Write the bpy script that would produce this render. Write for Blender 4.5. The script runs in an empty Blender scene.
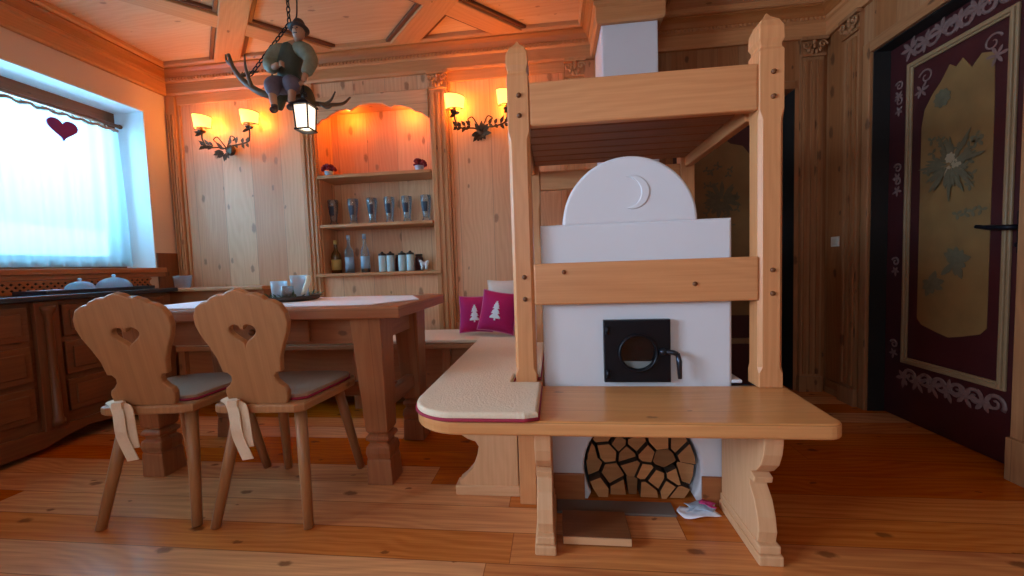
import bpy, bmesh, math, random
from mathutils import Vector, Matrix, Euler
rnd = random.Random(7)
SC = bpy.context.scene
C = SC.collection
PI = math.pi
V = Vector
ORI = {}

# ------------------------------------------------------------------ mesh helpers
def T(x, y, z): return Matrix.Translation((x, y, z))
def RX(a): return Matrix.Rotation(a, 4, 'X')
def RY(a): return Matrix.Rotation(a, 4, 'Y')
def RZ(a): return Matrix.Rotation(a, 4, 'Z')
XZ = RX(PI / 2)                      # outline (x, y) -> world (x, z), depth -> -y
YZ = Matrix(((0, 0, 1, 0), (1, 0, 0, 0), (0, 1, 0, 0), (0, 0, 0, 1)))   # outline (x, y) -> world (y, z), depth -> x

class MB:
    def __init__(s):
        s.v = []; s.f = []; s.uv = []; s.mi = []; s.sm = []
    def add(s, verts, faces, g=0, mat=0, smooth=False, xf=None):
        o = len(s.v); a, b = rnd.uniform(-40, 40), rnd.uniform(-40, 40)
        loc = [V(p) for p in verts]
        for f in faces:
            n = V((0, 0, 0))
            for i in range(len(f)):
                p, q = loc[f[i]], loc[f[(i + 1) % len(f)]]
                n += V(((p.y - q.y) * (p.z + q.z), (p.z - q.z) * (p.x + q.x), (p.x - q.x) * (p.y + q.y)))
            d = max(range(3), key=lambda k: abs(n[k]))
            if d == g: iu, iv = [(1, 2), (2, 0), (0, 1)][g]
            else: iu, iv = g, 3 - g - d
            s.uv.append([(loc[k][iu] + a, loc[k][iv] + b) for k in f])
            s.f.append([o + k for k in f]); s.mi.append(mat); s.sm.append(smooth)
        s.v += [xf @ p for p in loc] if xf is not None else loc
        return s
    def box(s, c, d, rot=None, g=None, mat=0):
        if g is None: g = max(range(3), key=lambda k: d[k])
        x, y, z = d[0] / 2, d[1] / 2, d[2] / 2
        vs = [(-x,-y,-z),(x,-y,-z),(x,y,-z),(-x,y,-z),(-x,-y,z),(x,-y,z),(x,y,z),(-x,y,z)]
        fs = [(0,3,2,1),(4,5,6,7),(0,1,5,4),(1,2,6,5),(2,3,7,6),(3,0,4,7)]
        m = T(*c)
        if rot is not None: m = m @ rot
        return s.add(vs, fs, g, mat, xf=m)
    def b2(s, x0, x1, y0, y1, z0, z1, g=None, mat=0):
        return s.box(((x0+x1)/2, (y0+y1)/2, (z0+z1)/2), (abs(x1-x0), abs(y1-y0), abs(z1-z0)), None, g, mat)
    def shape(s, outlines, depth, xf=None, bevel=0.0, g=1, mat=0, res=2, smooth=False):
        cu = bpy.data.curves.new('tmp', 'CURVE'); cu.dimensions = '2D'; cu.fill_mode = 'BOTH'
        cu.extrude = max(depth / 2 - bevel, 0.0001); cu.bevel_depth = bevel; cu.bevel_resolution = res; cu.offset = -bevel
        for ol in outlines:
            sp = cu.splines.new('POLY'); sp.points.add(len(ol) - 1); sp.use_cyclic_u = True
            for i, p in enumerate(ol): sp.points[i].co = (p[0], p[1], 0, 1)
        ob = bpy.data.objects.new('tmp', cu); C.objects.link(ob)
        dg = bpy.context.evaluated_depsgraph_get()
        me = bpy.data.meshes.new_from_object(ob.evaluated_get(dg))
        vs = [v.co.copy() for v in me.vertices]; fs = [tuple(p.vertices) for p in me.polygons]
        bpy.data.objects.remove(ob); bpy.data.curves.remove(cu); bpy.data.meshes.remove(me)
        return s.add(vs, fs, g, mat, smooth, xf)
    def lathe(s, prof, seg=20, xf=None, mat=0, g=2, a0=0.0, a1=2*PI, smooth=True, caps=True):
        full = abs(a1 - a0 - 2 * PI) < 1e-6
        n = seg if full else seg + 1
        vs = [(r*math.cos(a0+(a1-a0)*i/seg), r*math.sin(a0+(a1-a0)*i/seg), z) for r, z in prof for i in range(n)]
        fs = []
        for k in range(len(prof) - 1):
            for i in range(seg):
                j = (i + 1) % n
                fs.append((k*n+i, k*n+j, (k+1)*n+j, (k+1)*n+i))
        if full and caps:
            if prof[0][0] > 1e-5: fs.append(tuple(range(n))[::-1])
            if prof[-1][0] > 1e-5: fs.append(tuple((len(prof)-1)*n+i for i in range(n)))
        return s.add(vs, fs, g, mat, smooth, xf)
    def tube(s, pts, rad, seg=8, xf=None, mat=0, closed=False, flat=None, smooth=True):
        pts = [V(p) for p in pts]; n = len(pts)
        if not hasattr(rad, '__len__'): rad = [rad] * n
        tan = []
        for i in range(n):
            a = pts[(i-1) % n] if (closed or i > 0) else pts[i]
            b = pts[(i+1) % n] if (closed or i < n-1) else pts[i]
            t = (b - a); tan.append(t.normalized() if t.length > 1e-9 else V((0, 0, 1)))
        up = V((0, 0, 1)) if abs(tan[0].z) < 0.9 else V((1, 0, 0))
        nn = (up - tan[0] * up.dot(tan[0])).normalized()
        vs = []
        for i in range(n):
            nn = (nn - tan[i] * nn.dot(tan[i])).normalized(); bb = tan[i].cross(nn)
            for k in range(seg):
                a = 2 * PI * k / seg
                o = nn * math.cos(a) + bb * math.sin(a)
                if flat: o = V((o.x * flat[0], o.y * flat[1], o.z * flat[2]))
                vs.append(pts[i] + o * rad[i])
        fs = []
        for i in range(n if closed else n - 1):
            j = (i + 1) % n
            for k in range(seg):
                l = (k + 1) % seg
                fs.append((i*seg+k, i*seg+l, j*seg+l, j*seg+k))
        if not closed:
            fs.append(tuple(range(seg))[::-1]); fs.append(tuple((n-1)*seg+k for k in range(seg)))
        return s.add(vs, fs, 2, mat, smooth, xf)
    def ball(s, c, r, seg=14, rings=9, xf=None, mat=0):
        if not hasattr(r, '__len__'): r = (r, r, r)
        prof = [(max(math.sin(PI*i/rings), 1e-6), -math.cos(PI*i/rings)) for i in range(rings + 1)]
        m = T(*c) @ (xf if xf is not None else Matrix()) @ Matrix.Diagonal((r[0], r[1], r[2], 1))
        return s.lathe(prof, seg, m, mat)
    def loft(s, secs, g=2, mat=0, smooth=False, xf=None, cap=True):
        n = len(secs[0]); vs = [p for q in secs for p in q]; fs = []
        for k in range(len(secs) - 1):
            for i in range(n):
                j = (i + 1) % n
                fs.append((k*n+i, k*n+j, (k+1)*n+j, (k+1)*n+i))
        if cap:
            fs.append(tuple(range(n))[::-1]); fs.append(tuple((len(secs)-1)*n+i for i in range(n)))
        return s.add(vs, fs, g, mat, smooth, xf)
    def skin(s, verts, edges, radii, sub=2, xf=None, mat=0):
        me = bpy.data.meshes.new('tmp'); me.from_pydata([V(p) for p in verts], edges, [])
        ob = bpy.data.objects.new('tmp', me); C.objects.link(ob)
        ob.modifiers.new('s', 'SKIN'); ob.modifiers.new('u', 'SUBSURF').levels = sub
        sv = me.skin_vertices[0].data
        for i, r in enumerate(radii):
            sv[i].radius = (r, r) if not hasattr(r, '__len__') else r
        sv[0].use_root = True
        dg = bpy.context.evaluated_depsgraph_get()
        m2 = bpy.data.meshes.new_from_object(ob.evaluated_get(dg))
        vs = [v.co.copy() for v in m2.vertices]; fs = [tuple(p.vertices) for p in m2.polygons]
        bpy.data.objects.remove(ob); bpy.data.meshes.remove(me); bpy.data.meshes.remove(m2)
        return s.add(vs, fs, 2, mat, True, xf)
    def build(s, name, mats, parent=None, origin=None, bevel=0.0, seg=2, sub=0):
        if not isinstance(mats, (list, tuple)): mats = [mats]
        o = V(origin) if origin is not None else (ORI[parent.name] if parent is not None else V((0, 0, 0)))
        me = bpy.data.meshes.new(name)
        me.from_pydata([p - o for p in s.v], [], s.f)
        ul = me.uv_layers.new(name='UVMap'); k = 0
        for p, uvs, mi, sm in zip(me.polygons, s.uv, s.mi, s.sm):
            p.material_index = mi; p.use_smooth = sm
            for q in uvs: ul.data[k].uv = q; k += 1
        for m in mats: me.materials.append(m)
        ob = bpy.data.objects.new(name, me); C.objects.link(ob)
        ORI[ob.name] = o
        if parent is not None: ob.parent = parent
        else: ob.location = o
        if bevel:
            b = ob.modifiers.new('edge', 'BEVEL'); b.width = bevel; b.segments = seg; b.limit_method = 'ANGLE'
            b.angle_limit = math.radians(40); b.use_clamp_overlap = True
        if sub: 
            u = ob.modifiers.new('smooth', 'SUBSURF'); u.levels = sub; u.render_levels = sub
        return ob

def tag(o, label, cat, group=None, kind=None):
    o['label'] = label; o['category'] = cat
    if group: o['group'] = group
    if kind: o['kind'] = kind
    return o
def thing(name, label, cat, loc=(0, 0, 0), group=None):
    o = bpy.data.objects.new(name, None); C.objects.link(o); o.location = loc; o.empty_display_size = 0.1
    ORI[o.name] = V(loc)
    return tag(o, label, cat, group)
def struct(o):
    o['kind'] = 'structure'; return o
def copy_tree(o, parent=None):
    c = o.copy(); C.objects.link(c); ORI[c.name] = ORI[o.name]
    if parent is not None: c.parent = parent
    for ch in [x for x in bpy.data.objects if x.parent == o]: copy_tree(ch, c)
    return c
def arc(cx, cy, r, a0, a1, n, ry=None):
    ry = r if ry is None else ry
    return [(cx + r*math.cos(math.radians(a0+(a1-a0)*i/n)), cy + ry*math.sin(math.radians(a0+(a1-a0)*i/n))) for i in range(n+1)]
def rrect(x0, x1, y0, y1, r, n=5):
    rs = r if hasattr(r, '__len__') else (r,) * 4      # bl, br, tr, tl
    o = []
    for (cx, cy, a, q) in ((x0+rs[0], y0+rs[0], 180, rs[0]), (x1-rs[1], y0+rs[1], 270, rs[1]), (x1-rs[2], y1-rs[2], 0, rs[2]), (x0+rs[3], y1-rs[3], 90, rs[3])):
        o += arc(cx, cy, q, a, a+90, n) if q > 0 else [(cx, cy)]
    return o
def spline(pts, n=6):
    P = [V(p) for p in pts]; P = [P[0]*2 - P[1]] + P + [P[-1]*2 - P[-2]]; out = []
    for i in range(1, len(P) - 2):
        for k in range(n):
            t = k / n; a, b, c, d = P[i-1], P[i], P[i+1], P[i+2]
            out.append(0.5*((2*b) + (c-a)*t + (2*a-5*b+4*c-d)*t*t + (3*b-a-3*c+d)*t**3))
    return out + [P[-2]]

# ------------------------------------------------------------------ materials
def srgb(r, g, b):
    f = lambda c: (c/255/12.92) if c/255 <= 0.04045 else ((c/255+0.055)/1.055)**2.4
    return (f(r), f(g), f(b), 1)
def newmat(name):
    m = bpy.data.materials.new(name); m.use_nodes = True
    nt = m.node_tree; p = nt.nodes['Principled BSDF']
    return m, nt, p
def plain(name, col, rough=0.6, metal=0.0, spec=0.5, noise=0.0, scale=30, bump=0.0):
    m, nt, p = newmat(name)
    p.inputs['Base Color'].default_value = col; p.inputs['Roughness'].default_value = rough
    p.inputs['Metallic'].default_value = metal; p.inputs['Specular IOR Level'].default_value = spec
    if noise or bump:
        tc = nt.nodes.new('ShaderNodeTexCoord'); n = nt.nodes.new('ShaderNodeTexNoise'); n.inputs['Scale'].default_value = scale
        n.inputs['Detail'].default_value = 4
        nt.links.new(tc.outputs['Object'], n.inputs['Vector'])
        if noise:
            r = nt.nodes.new('ShaderNodeMix'); r.data_type = 'RGBA'
            r.inputs[6].default_value = tuple(c*(1-noise) for c in col[:3]) + (1,); r.inputs[7].default_value = tuple(min(1, c*(1+noise)) for c in col[:3]) + (1,)
            nt.links.new(n.outputs['Fac'], r.inputs[0]); nt.links.new(r.outputs[2], p.inputs['Base Color'])
        if bump:
            b = nt.nodes.new('ShaderNodeBump'); b.inputs['Strength'].default_value = bump; b.inputs['Distance'].default_value = 0.004
            nt.links.new(n.outputs['Fac'], b.inputs['Height']); nt.links.new(b.outputs['Normal'], p.inputs['Normal'])
    return m
def wood(name, light, dark, knot, rough=0.45, boards=0.0, vary=0.12, knots=0.35, kscale=1.0, seam=0.0, spec=0.4, contrast=1.0, length=0.0, ksize=1.0):
    m, nt, p = newmat(name); N = nt.nodes; L = nt.links
    def math_(op, a, b=None, c=None):
        n = N.new('ShaderNodeMath'); n.operation = op
        for i, x in enumerate((a, b, c)):
            if x is None: continue
            if isinstance(x, (int, float)): n.inputs[i].default_value = x
            else: L.new(x, n.inputs[i])
        return n.outputs[0]
    uv = N.new('ShaderNodeUVMap'); uv.uv_map = 'UVMap'
    sp = N.new('ShaderNodeSeparateXYZ'); L.new(uv.outputs[0], sp.inputs[0]); u, v = sp.outputs[0], sp.outputs[1]
    rndv = None
    if boards:
        q = math_('DIVIDE', v, boards); fl = math_('FLOOR', q)
        wn = N.new('ShaderNodeTexWhiteNoise'); wn.noise_dimensions = '1D'; L.new(fl, wn.inputs['W'])
        u = math_('ADD', u, math_('MULTIPLY', wn.outputs[0], 17.0)); rndv = wn.outputs[0]
        if length:
            fu = math_('FLOOR', math_('DIVIDE', u, length))
            w2 = N.new('ShaderNodeTexWhiteNoise'); w2.noise_dimensions = '2D'
            cc = N.new('ShaderNodeCombineXYZ'); L.new(fl, cc.inputs[0]); L.new(fu, cc.inputs[1]); L.new(cc.outputs[0], w2.inputs['Vector'])
            rndv = w2.outputs[0]
    cm = N.new('ShaderNodeCombineXYZ'); L.new(u, cm.inputs[0]); L.new(v, cm.inputs[1])
    if rndv is not None: L.new(math_('MULTIPLY', rndv, 9.0), cm.inputs[2])
    def noise(sx, sy, sc, det, dist=0.0, vec=cm.outputs[0]):
        mp = N.new('ShaderNodeMapping'); mp.inputs['Scale'].default_value = (sx, sy, 1); L.new(vec, mp.inputs[0])
        n = N.new('ShaderNodeTexNoise'); n.inputs['Scale'].default_value = sc; n.inputs['Detail'].default_value = det; n.inputs['Distortion'].default_value = dist
        L.new(mp.outputs[0], n.inputs['Vector']); return n.outputs['Fac']
    # knots
    mk = N.new('ShaderNodeMapping'); mk.inputs['Scale'].default_value = (4.2*kscale, 8.5*kscale, 1); wk = N.new('ShaderNodeTexNoise'); wk.inputs['Scale'].default_value = 45; wk.inputs['Detail'].default_value = 2; L.new(cm.outputs[0], wk.inputs['Vector'])
    w1 = N.new('ShaderNodeVectorMath'); w1.operation = 'MULTIPLY_ADD'; L.new(wk.outputs['Color'], w1.inputs[0]); w1.inputs[1].default_value = (.022, .016, 0); L.new(cm.outputs[0], w1.inputs[2])
    L.new(w1.outputs[0], mk.inputs[0])
    vo = N.new('ShaderNodeTexVoronoi'); vo.voronoi_dimensions = '2D'; vo.inputs['Scale'].default_value = 1.0; L.new(mk.outputs[0], vo.inputs['Vector'])
    sc = N.new('ShaderNodeSeparateColor'); L.new(vo.outputs['Color'], sc.inputs[0])
    on = math_('LESS_THAN', sc.outputs[0], knots)
    size = math_('ADD', 0.03*ksize, math_('MULTIPLY', sc.outputs[1], 0.075*ksize))
    kd = math_('DIVIDE', vo.outputs['Distance'], size)
    kr = N.new('ShaderNodeMapRange'); kr.interpolation_type = 'SMOOTHSTEP'; kr.inputs[1].default_value = 0.55; kr.inputs[2].default_value = 1.25
    kr.inputs[3].default_value = 1; kr.inputs[4].default_value = 0; L.new(kd, kr.inputs[0])
    kf = math_('MULTIPLY', math_('MULTIPLY', kr.outputs[0], on), 0.68)
    halo = N.new('ShaderNodeMapRange'); halo.interpolation_type = 'SMOOTHSTEP'; halo.inputs[1].default_value = 0.0; halo.inputs[2].default_value = 4.0
    halo.inputs[3].default_value = 0.25; halo.inputs[4].default_value = 0; L.new(kd, halo.inputs[0])
    # growth lines bending round the knots
    warp = math_('ADD', math_('MULTIPLY', noise(0.9, 3.0, 1.0, 3, 0.4), 14.0), math_('MULTIPLY', halo.outputs[0], on))
    ring = math_('ADD', math_('MULTIPLY', math_('SINE', math_('ADD', math_('MULTIPLY', v, 190.0), math_('MULTIPLY', warp, 4.0))), 0.5), 0.5)
    fine = noise(3.0, 130.0, 1.0, 3)
    big = noise(0.7, 4.0, 1.3, 2)
    mix = math_('ADD', math_('ADD', math_('ADD', math_('MULTIPLY', ring, 0.13), 0.045), math_('MULTIPLY', fine, 0.5)), math_('MULTIPLY', big, 0.5))
    mr = N.new('ShaderNodeMapRange'); mr.inputs[1].default_value = 0.6 - 0.35/contrast; mr.inputs[2].default_value = 0.6 + 0.35/contrast; L.new(mix, mr.inputs[0])
    c1 = N.new('ShaderNodeMix'); c1.data_type = 'RGBA'; c1.inputs[6].default_value = light; c1.inputs[7].default_value = dark; L.new(mr.outputs[0], c1.inputs[0])
    col = c1.outputs[2]
    if rndv is not None:
        hs = N.new('ShaderNodeHueSaturation'); L.new(col, hs.inputs['Color'])
        L.new(math_('ADD', 1.0 - vary, math_('MULTIPLY', rndv, 2*vary)), hs.inputs['Value'])
        L.new(math_('ADD', 0.5 - vary*0.06, math_('MULTIPLY', rndv, vary*0.12)), hs.inputs['Hue'])
        L.new(math_('ADD', 1.0 + vary*0.7, math_('MULTIPLY', rndv, -1.4*vary)), hs.inputs['Saturation'])
        col = hs.outputs[0]
    c2 = N.new('ShaderNodeMix'); c2.data_type = 'RGBA'; L.new(kf, c2.inputs[0]); L.new(col, c2.inputs[6]); c2.inputs[7].default_value = knot
    col = c2.outputs[2]
    if boards and seam:
        fr = math_('FRACT', math_('DIVIDE', v, boards))
        d = math_('MINIMUM', fr, math_('SUBTRACT', 1.0, fr))
        ed = math_('LESS_THAN', d, seam)
        if length:
            f2 = math_('FRACT', math_('DIVIDE', u, length)); e2 = math_('LESS_THAN', f2, seam*boards/length*1.6)
            ed = math_('MAXIMUM', ed, e2)
        c3 = N.new('ShaderNodeMix'); c3.data_type = 'RGBA'; L.new(math_('MULTIPLY', ed, 0.65), c3.inputs[0]); L.new(col, c3.inputs[6])
        c3.inputs[7].default_value = tuple(c*0.35 for c in dark[:3]) + (1,); col = c3.outputs[2]
    L.new(col, p.inputs['Base Color'])
    L.new(math_('ADD', rough - 0.06, math_('MULTIPLY', fine, 0.12)), p.inputs['Roughness'])
    p.inputs['Specular IOR Level'].default_value = spec
    b = N.new('ShaderNodeBump'); b.inputs['Strength'].default_value = 0.12; b.inputs['Distance'].default_value = 0.002
    L.new(mix, b.inputs['Height']); L.new(b.outputs[0], p.inputs['Normal'])
    return m
def glass(name, tint=(0.9, 0.95, 1, 1), clear=0.75, rough=0.03):
    m, nt, p = newmat(name); N = nt.nodes; L = nt.links
    t = N.new('ShaderNodeBsdfTransparent'); t.inputs[0].default_value = tint
    gl = N.new('ShaderNodeBsdfGlossy'); gl.inputs['Roughness'].default_value = rough
    fr = N.new('ShaderNodeFresnel'); fr.inputs['IOR'].default_value = 1.5
    mx = N.new('ShaderNodeMixShader'); L.new(fr.outputs[0], mx.inputs[0]); L.new(t.outputs[0], mx.inputs[1]); L.new(gl.outputs[0], mx.inputs[2])
    d = N.new('ShaderNodeBsdfTranslucent'); d.inputs[0].default_value = tint
    m2 = N.new('ShaderNodeMixShader'); m2.inputs[0].default_value = 1 - clear; L.new(mx.outputs[0], m2.inputs[1]); L.new(d.outputs[0], m2.inputs[2])
    L.new(m2.outputs[0], N['Material Output'].inputs[0])
    return m
def sheer(name, col, see):
    m, nt, p = newmat(name); N = nt.nodes; L = nt.links
    t = N.new('ShaderNodeBsdfTransparent'); t.inputs[0].default_value = (1, 1, 1, 1)
    d = N.new('ShaderNodeBsdfTranslucent'); d.inputs[0].default_value = col
    f = N.new('ShaderNodeBsdfDiffuse'); f.inputs[0].default_value = col
    a = N.new('ShaderNodeMixShader'); a.inputs[0].default_value = 0.35; L.new(d.outputs[0], a.inputs[1]); L.new(f.outputs[0], a.inputs[2])
    b = N.new('ShaderNodeMixShader'); b.inputs[0].default_value = see; L.new(a.outputs[0], b.inputs[1]); L.new(t.outputs[0], b.inputs[2])
    L.new(b.outputs[0], N['Material Output'].inputs[0])
    return m
def glow(name, col, strength, trans=0.0):
    m, nt, p = newmat(name)
    p.inputs['Base Color'].default_value = col; p.inputs['Emission Color'].default_value = col; p.inputs['Emission Strength'].default_value = strength
    p.inputs['Roughness'].default_value = 0.7
    return m

K1 = srgb(92, 52, 28)
M_WALL = wood('wall_pine', srgb(228, 174, 130), srgb(200, 138, 94), srgb(124, 80, 50), 0.5, boards=0.24, vary=0.08, knots=0.55, kscale=.95, contrast=1.2, ksize=1.5, seam=0.006)
M_TRIM = wood('trim_pine', srgb(206, 146, 96), srgb(174, 114, 68), K1, 0.45, knots=0.12)
M_CEIL = wood('ceiling_pine', srgb(222, 178, 134), srgb(200, 148, 102), srgb(140, 90, 58), 0.5, boards=0.3, vary=0.05, knots=0.4)
M_BAND = wood('ceiling_band_pine', srgb(206, 150, 100), srgb(178, 120, 74), K1, 0.5, knots=0.15)
M_EDGE = wood('shade_toned_moulding', srgb(120, 70, 40), srgb(92, 50, 28), K1, 0.5, knots=0.0)  # dark tone paints in the shade on the recessed ceiling panels' side faces
M_CORN = wood('cornice_pine', srgb(182, 116, 62), srgb(150, 88, 44), K1, 0.4, knots=0.1)
M_FLOOR = wood('floor_pine', srgb(226, 142, 70), srgb(170, 84, 34), srgb(88, 42, 18), 0.24, boards=0.14, vary=0.20, knots=0.5, contrast=1.3, ksize=1.3, seam=0.012, spec=0.5, length=2.7)
M_POST = wood('spruce_frame', srgb(222, 160, 108), srgb(194, 128, 80), srgb(112, 64, 32), 0.4, knots=0.06)
M_BENCH = wood('larch_bench', srgb(220, 154, 92), srgb(188, 120, 66), srgb(110, 60, 28), 0.3, boards=0.17, vary=0.06, knots=0.3, seam=0.004, spec=0.5)
M_SUP = wood('pale_spruce', srgb(228, 182, 138), srgb(204, 152, 106), srgb(140, 94, 54), 0.5, knots=0.06)
M_CHAIR = wood('chair_oak', srgb(184, 130, 84), srgb(150, 100, 62), srgb(110, 70, 40), 0.45, knots=0.03)
M_TABLE = wood('table_larch', srgb(172, 110, 70), srgb(136, 80, 48), srgb(86, 48, 26), 0.38, boards=0.16, vary=0.06, knots=0.15, seam=0.004)
M_CHEST = wood('chest_walnut', srgb(132, 82, 48), srgb(98, 56, 32), srgb(60, 32, 18), 0.42, knots=0.15)
M_WBENCH = wood('wall_bench_pine', srgb(182, 116, 70), srgb(148, 86, 48), K1, 0.45, knots=0.15)
M_SLAT = wood('slat_brown', srgb(170, 114, 80), srgb(138, 88, 58), K1, 0.5, knots=0.04)
M_OLD = wood('aged_pine', srgb(172, 118, 76), srgb(130, 82, 48), srgb(60, 34, 18), 0.5, boards=0.13, vary=0.08, knots=0.55, ksize=1.6, seam=0.006)
M_LOGEND = wood('log_end', srgb(206, 150, 98), srgb(168, 112, 66), K1, 0.7, knots=0.0)
def vary_by_object(m, amt):
    nt = m.node_tree; p = nt.nodes['Principled BSDF']; l = p.inputs['Base Color'].links[0]; src = l.from_socket
    oi = nt.nodes.new('ShaderNodeObjectInfo'); hs = nt.nodes.new('ShaderNodeHueSaturation'); mr = nt.nodes.new('ShaderNodeMapRange')
    mr.inputs[3].default_value = 1-amt; mr.inputs[4].default_value = 1+amt*.5
    nt.links.new(oi.outputs['Random'], mr.inputs[0]); nt.links.new(mr.outputs[0], hs.inputs['Value']); nt.links.new(src, hs.inputs['Color']); nt.links.new(hs.outputs[0], p.inputs['Base Color'])
vary_by_object(M_LOGEND, .45)
M_BARK = plain('bark', srgb(84, 60, 44), 0.9, noise=0.4, scale=60, bump=0.6)
M_WHITE = plain('stove_plaster', srgb(214, 217, 224), 0.55, noise=0.02, scale=8, bump=0.05)
M_PLAST = plain('cream_plaster', srgb(214, 190, 170), 0.8, noise=0.03, scale=6)
M_REV = plain('white_reveal', srgb(232, 236, 238), 0.6)
M_BLACK = plain('black_iron', srgb(26, 28, 36), 0.38, metal=0.6)
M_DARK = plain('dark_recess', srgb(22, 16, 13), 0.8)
M_STONE = plain('grey_slate', srgb(112, 104, 98), 0.6, noise=0.15, scale=14)
M_BRONZE = plain('aged_bronze', srgb(84, 66, 50), 0.5, metal=0.7, noise=0.3, scale=80)
M_CHROME = plain('steel', srgb(170, 172, 176), 0.25, metal=1.0)
M_CREAM = plain('cream_wool', srgb(226, 206, 178), 0.95, noise=0.12, scale=160, bump=0.7)
M_CREAM2 = plain('cream_linen', srgb(222, 196, 166), 0.95, noise=0.06, scale=120, bump=0.4)
M_RED = plain('crimson_piping', srgb(150, 30, 56), 0.8)
M_MAG = plain('magenta_felt', srgb(176, 14, 92), 0.9, noise=0.1, scale=120, bump=0.3)
M_WCLOTH = plain('white_cloth', srgb(236, 236, 242), 0.9, noise=0.03, scale=60, bump=0.2)
M_PADB = plain('grey_seat_pad', srgb(160, 124, 98), 0.9, noise=0.08, scale=140, bump=0.4)
M_COUNT = plain('dark_counter', srgb(46, 48, 58), 0.22, noise=0.15, scale=20)
M_GLASS = glass('clear_glass', (0.95, 0.98, 1, 1), 0.88)
M_GLASSB = glass('frosted_glass', (0.80, 0.93, 1, 1), 0.5, 0.08)
M_PANE = glass('window_glass', (1, 1, 1, 1), 1.0)
M_SHEER = sheer('sheer_curtain', srgb(205, 240, 250), 0.38)
M_SHADE = glow('parchment_shade', (1.0, 0.62, 0.13, 1), 1.7)
M_LANT = glow('lantern_glass', (1.0, 0.80, 0.60, 1), 1.4)
M_SNOW = plain('snow', srgb(240, 245, 250), 0.9)
M_BURG = plain('burgundy_paint', srgb(60, 18, 20), 0.45, noise=0.25, scale=9)
M_OCHRE = plain('ochre_paint', srgb(124, 92, 52), 0.5, noise=0.35, scale=7)
M_GILT = plain('gilt_moulding', srgb(138, 110, 78), 0.45, noise=0.15, scale=30)
M_SCROLL = plain('pale_scroll_paint', srgb(112, 84, 78), 0.6, noise=0.35, scale=40)
M_PETAL = plain('grey_floral_paint', srgb(92, 84, 62), 0.6, noise=0.35, scale=40)
M_PETAL2 = plain('pale_blossom_paint', srgb(150, 132, 104), 0.6)
M_LEAFG = plain('green_leaf', srgb(62, 84, 52), 0.7, noise=0.3, scale=60)
M_FLOWER = plain('wine_flower', srgb(112, 24, 48), 0.8, noise=0.3, scale=90)
M_PEACH = plain('peach_wax', srgb(220, 170, 120), 0.6)

# ------------------------------------------------------------------ the setting
XL, XR, YB, ZC = -2.92, 1.755, 2.80, 2.475
YF = -2.2
struct(MB().b2(-3.4, 2.5, YF-.1, 3.3, -.08, 0, g=0).build('floor', M_FLOOR))
# ceiling: boards with a lattice of raised diagonal bands
struct(MB().b2(-3.4, 2.5, YF-.1, 3.3, ZC, ZC+.1, g=0).build('ceiling', M_CEIL))
n_trim = [0]
def trim(mb, mat, bevel=0.004):
    n_trim[0] += 1
    return struct(mb.build('trim_%d' % n_trim[0], mat, bevel=bevel))
def clip_band(p, q, w):
    return p, q, w
mb = MB(); me_ = MB()
yt = YB - .02
def band(x0, y0, x1, y1, w=.15):
    e = .0015 if x1 > x0 else 0
    d = V((x1-x0, y1-y0, 0)); L = d.length; a = math.atan2(d.y, d.x)
    cx, cy = (x0+x1)/2, (y0+y1)/2
    mb.box((cx, cy, ZC-.014-e), (L, w, .036), RZ(a), g=0)
    for s in (-1, 1):
        nx, ny = -math.sin(a), math.cos(a)
        me_.box((cx+nx*s*(w/2+.012), cy+ny*s*(w/2+.012), ZC-.008-e*.3), (L, .024, .022+e*.2), RZ(a), g=0)
for k in range(-3, 4):
    x0 = -2.41 + 1.33*k
    for sgn, xs in ((1, x0), (-1, x0 + .90)):
        # run from the back wall toward the camera until a wall is met
        L = min(((XR - xs) if sgn > 0 else (xs - XL)), YB - YF)
        if L > .2 and XL <= xs <= XR:
            if xs < .2: band(xs, YB, xs + sgn*L, YB - L)
        # reflected continuations from the side walls
for xs, ys, sgn in ((XL, 1.96, 1), (XL, .63, 1), (XR, 1.3, -1), (XR, -.03, -1)):
    L = min(XR - XL, ys - YF); band(xs, ys, xs + sgn*L, ys - L)
trim(mb, M_BAND, .006); trim(me_, M_EDGE, .004)
def sweep(path, prof):
    P = [V((a, b)) for a, b in path]; secs = []
    for i, p in enumerate(P):
        d0 = (P[i]-P[i-1]).normalized() if i else None
        d1 = (P[i+1]-P[i]).normalized() if i < len(P)-1 else None
        d0 = d0 or d1; d1 = d1 or d0
        n0, n1 = V((d0.y, -d0.x)), V((d1.y, -d1.x))
        m = (n0+n1).normalized(); m = m / max(m.dot(n0), .2)
        secs.append([(p.x + m.x*d, p.y + m.y*d, z) for d, z in prof])
    return secs
def corn(path, prof, mat, bevel=0.0):
    m = MB(); s = sweep(path, prof)
    for i in range(len(s) - 1):
        a, b = V(s[i][0]), V(s[i+1][0]); g = 0 if abs(a.x-b.x) > abs(a.y-b.y) else 1
        m.loft([s[i], s[i+1]], g=g)
    return trim(m, mat, bevel)
CH = (.303, .622, 2.425)      # chimney: x0, x1, front y
PATH = [(XL, YF), (XL, YB), (CH[0]-.003, YB), (CH[0]-.003, CH[2]-.003), (CH[1]+.003, CH[2]-.003), (CH[1]+.003, YB), (XR, YB), (XR, YF)]
corn(PATH, [(0, 2.27), (.022, 2.27), (.03, 2.285), (.03, 2.355), (.042, 2.365), (.042, 2.385), (0, 2.385)], M_TRIM)
corn(PATH, [(0, 2.385), (.045, 2.385), (.05, 2.39), (.062, 2.415), (.078, 2.43), (.085, 2.432), (.085, 2.442), (0, 2.442)], M_CORN)
corn(PATH, [(0, 2.442), (.098, 2.442), (.108, 2.452), (.108, 2.475), (0, 2.475)], M_TRIM)
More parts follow.
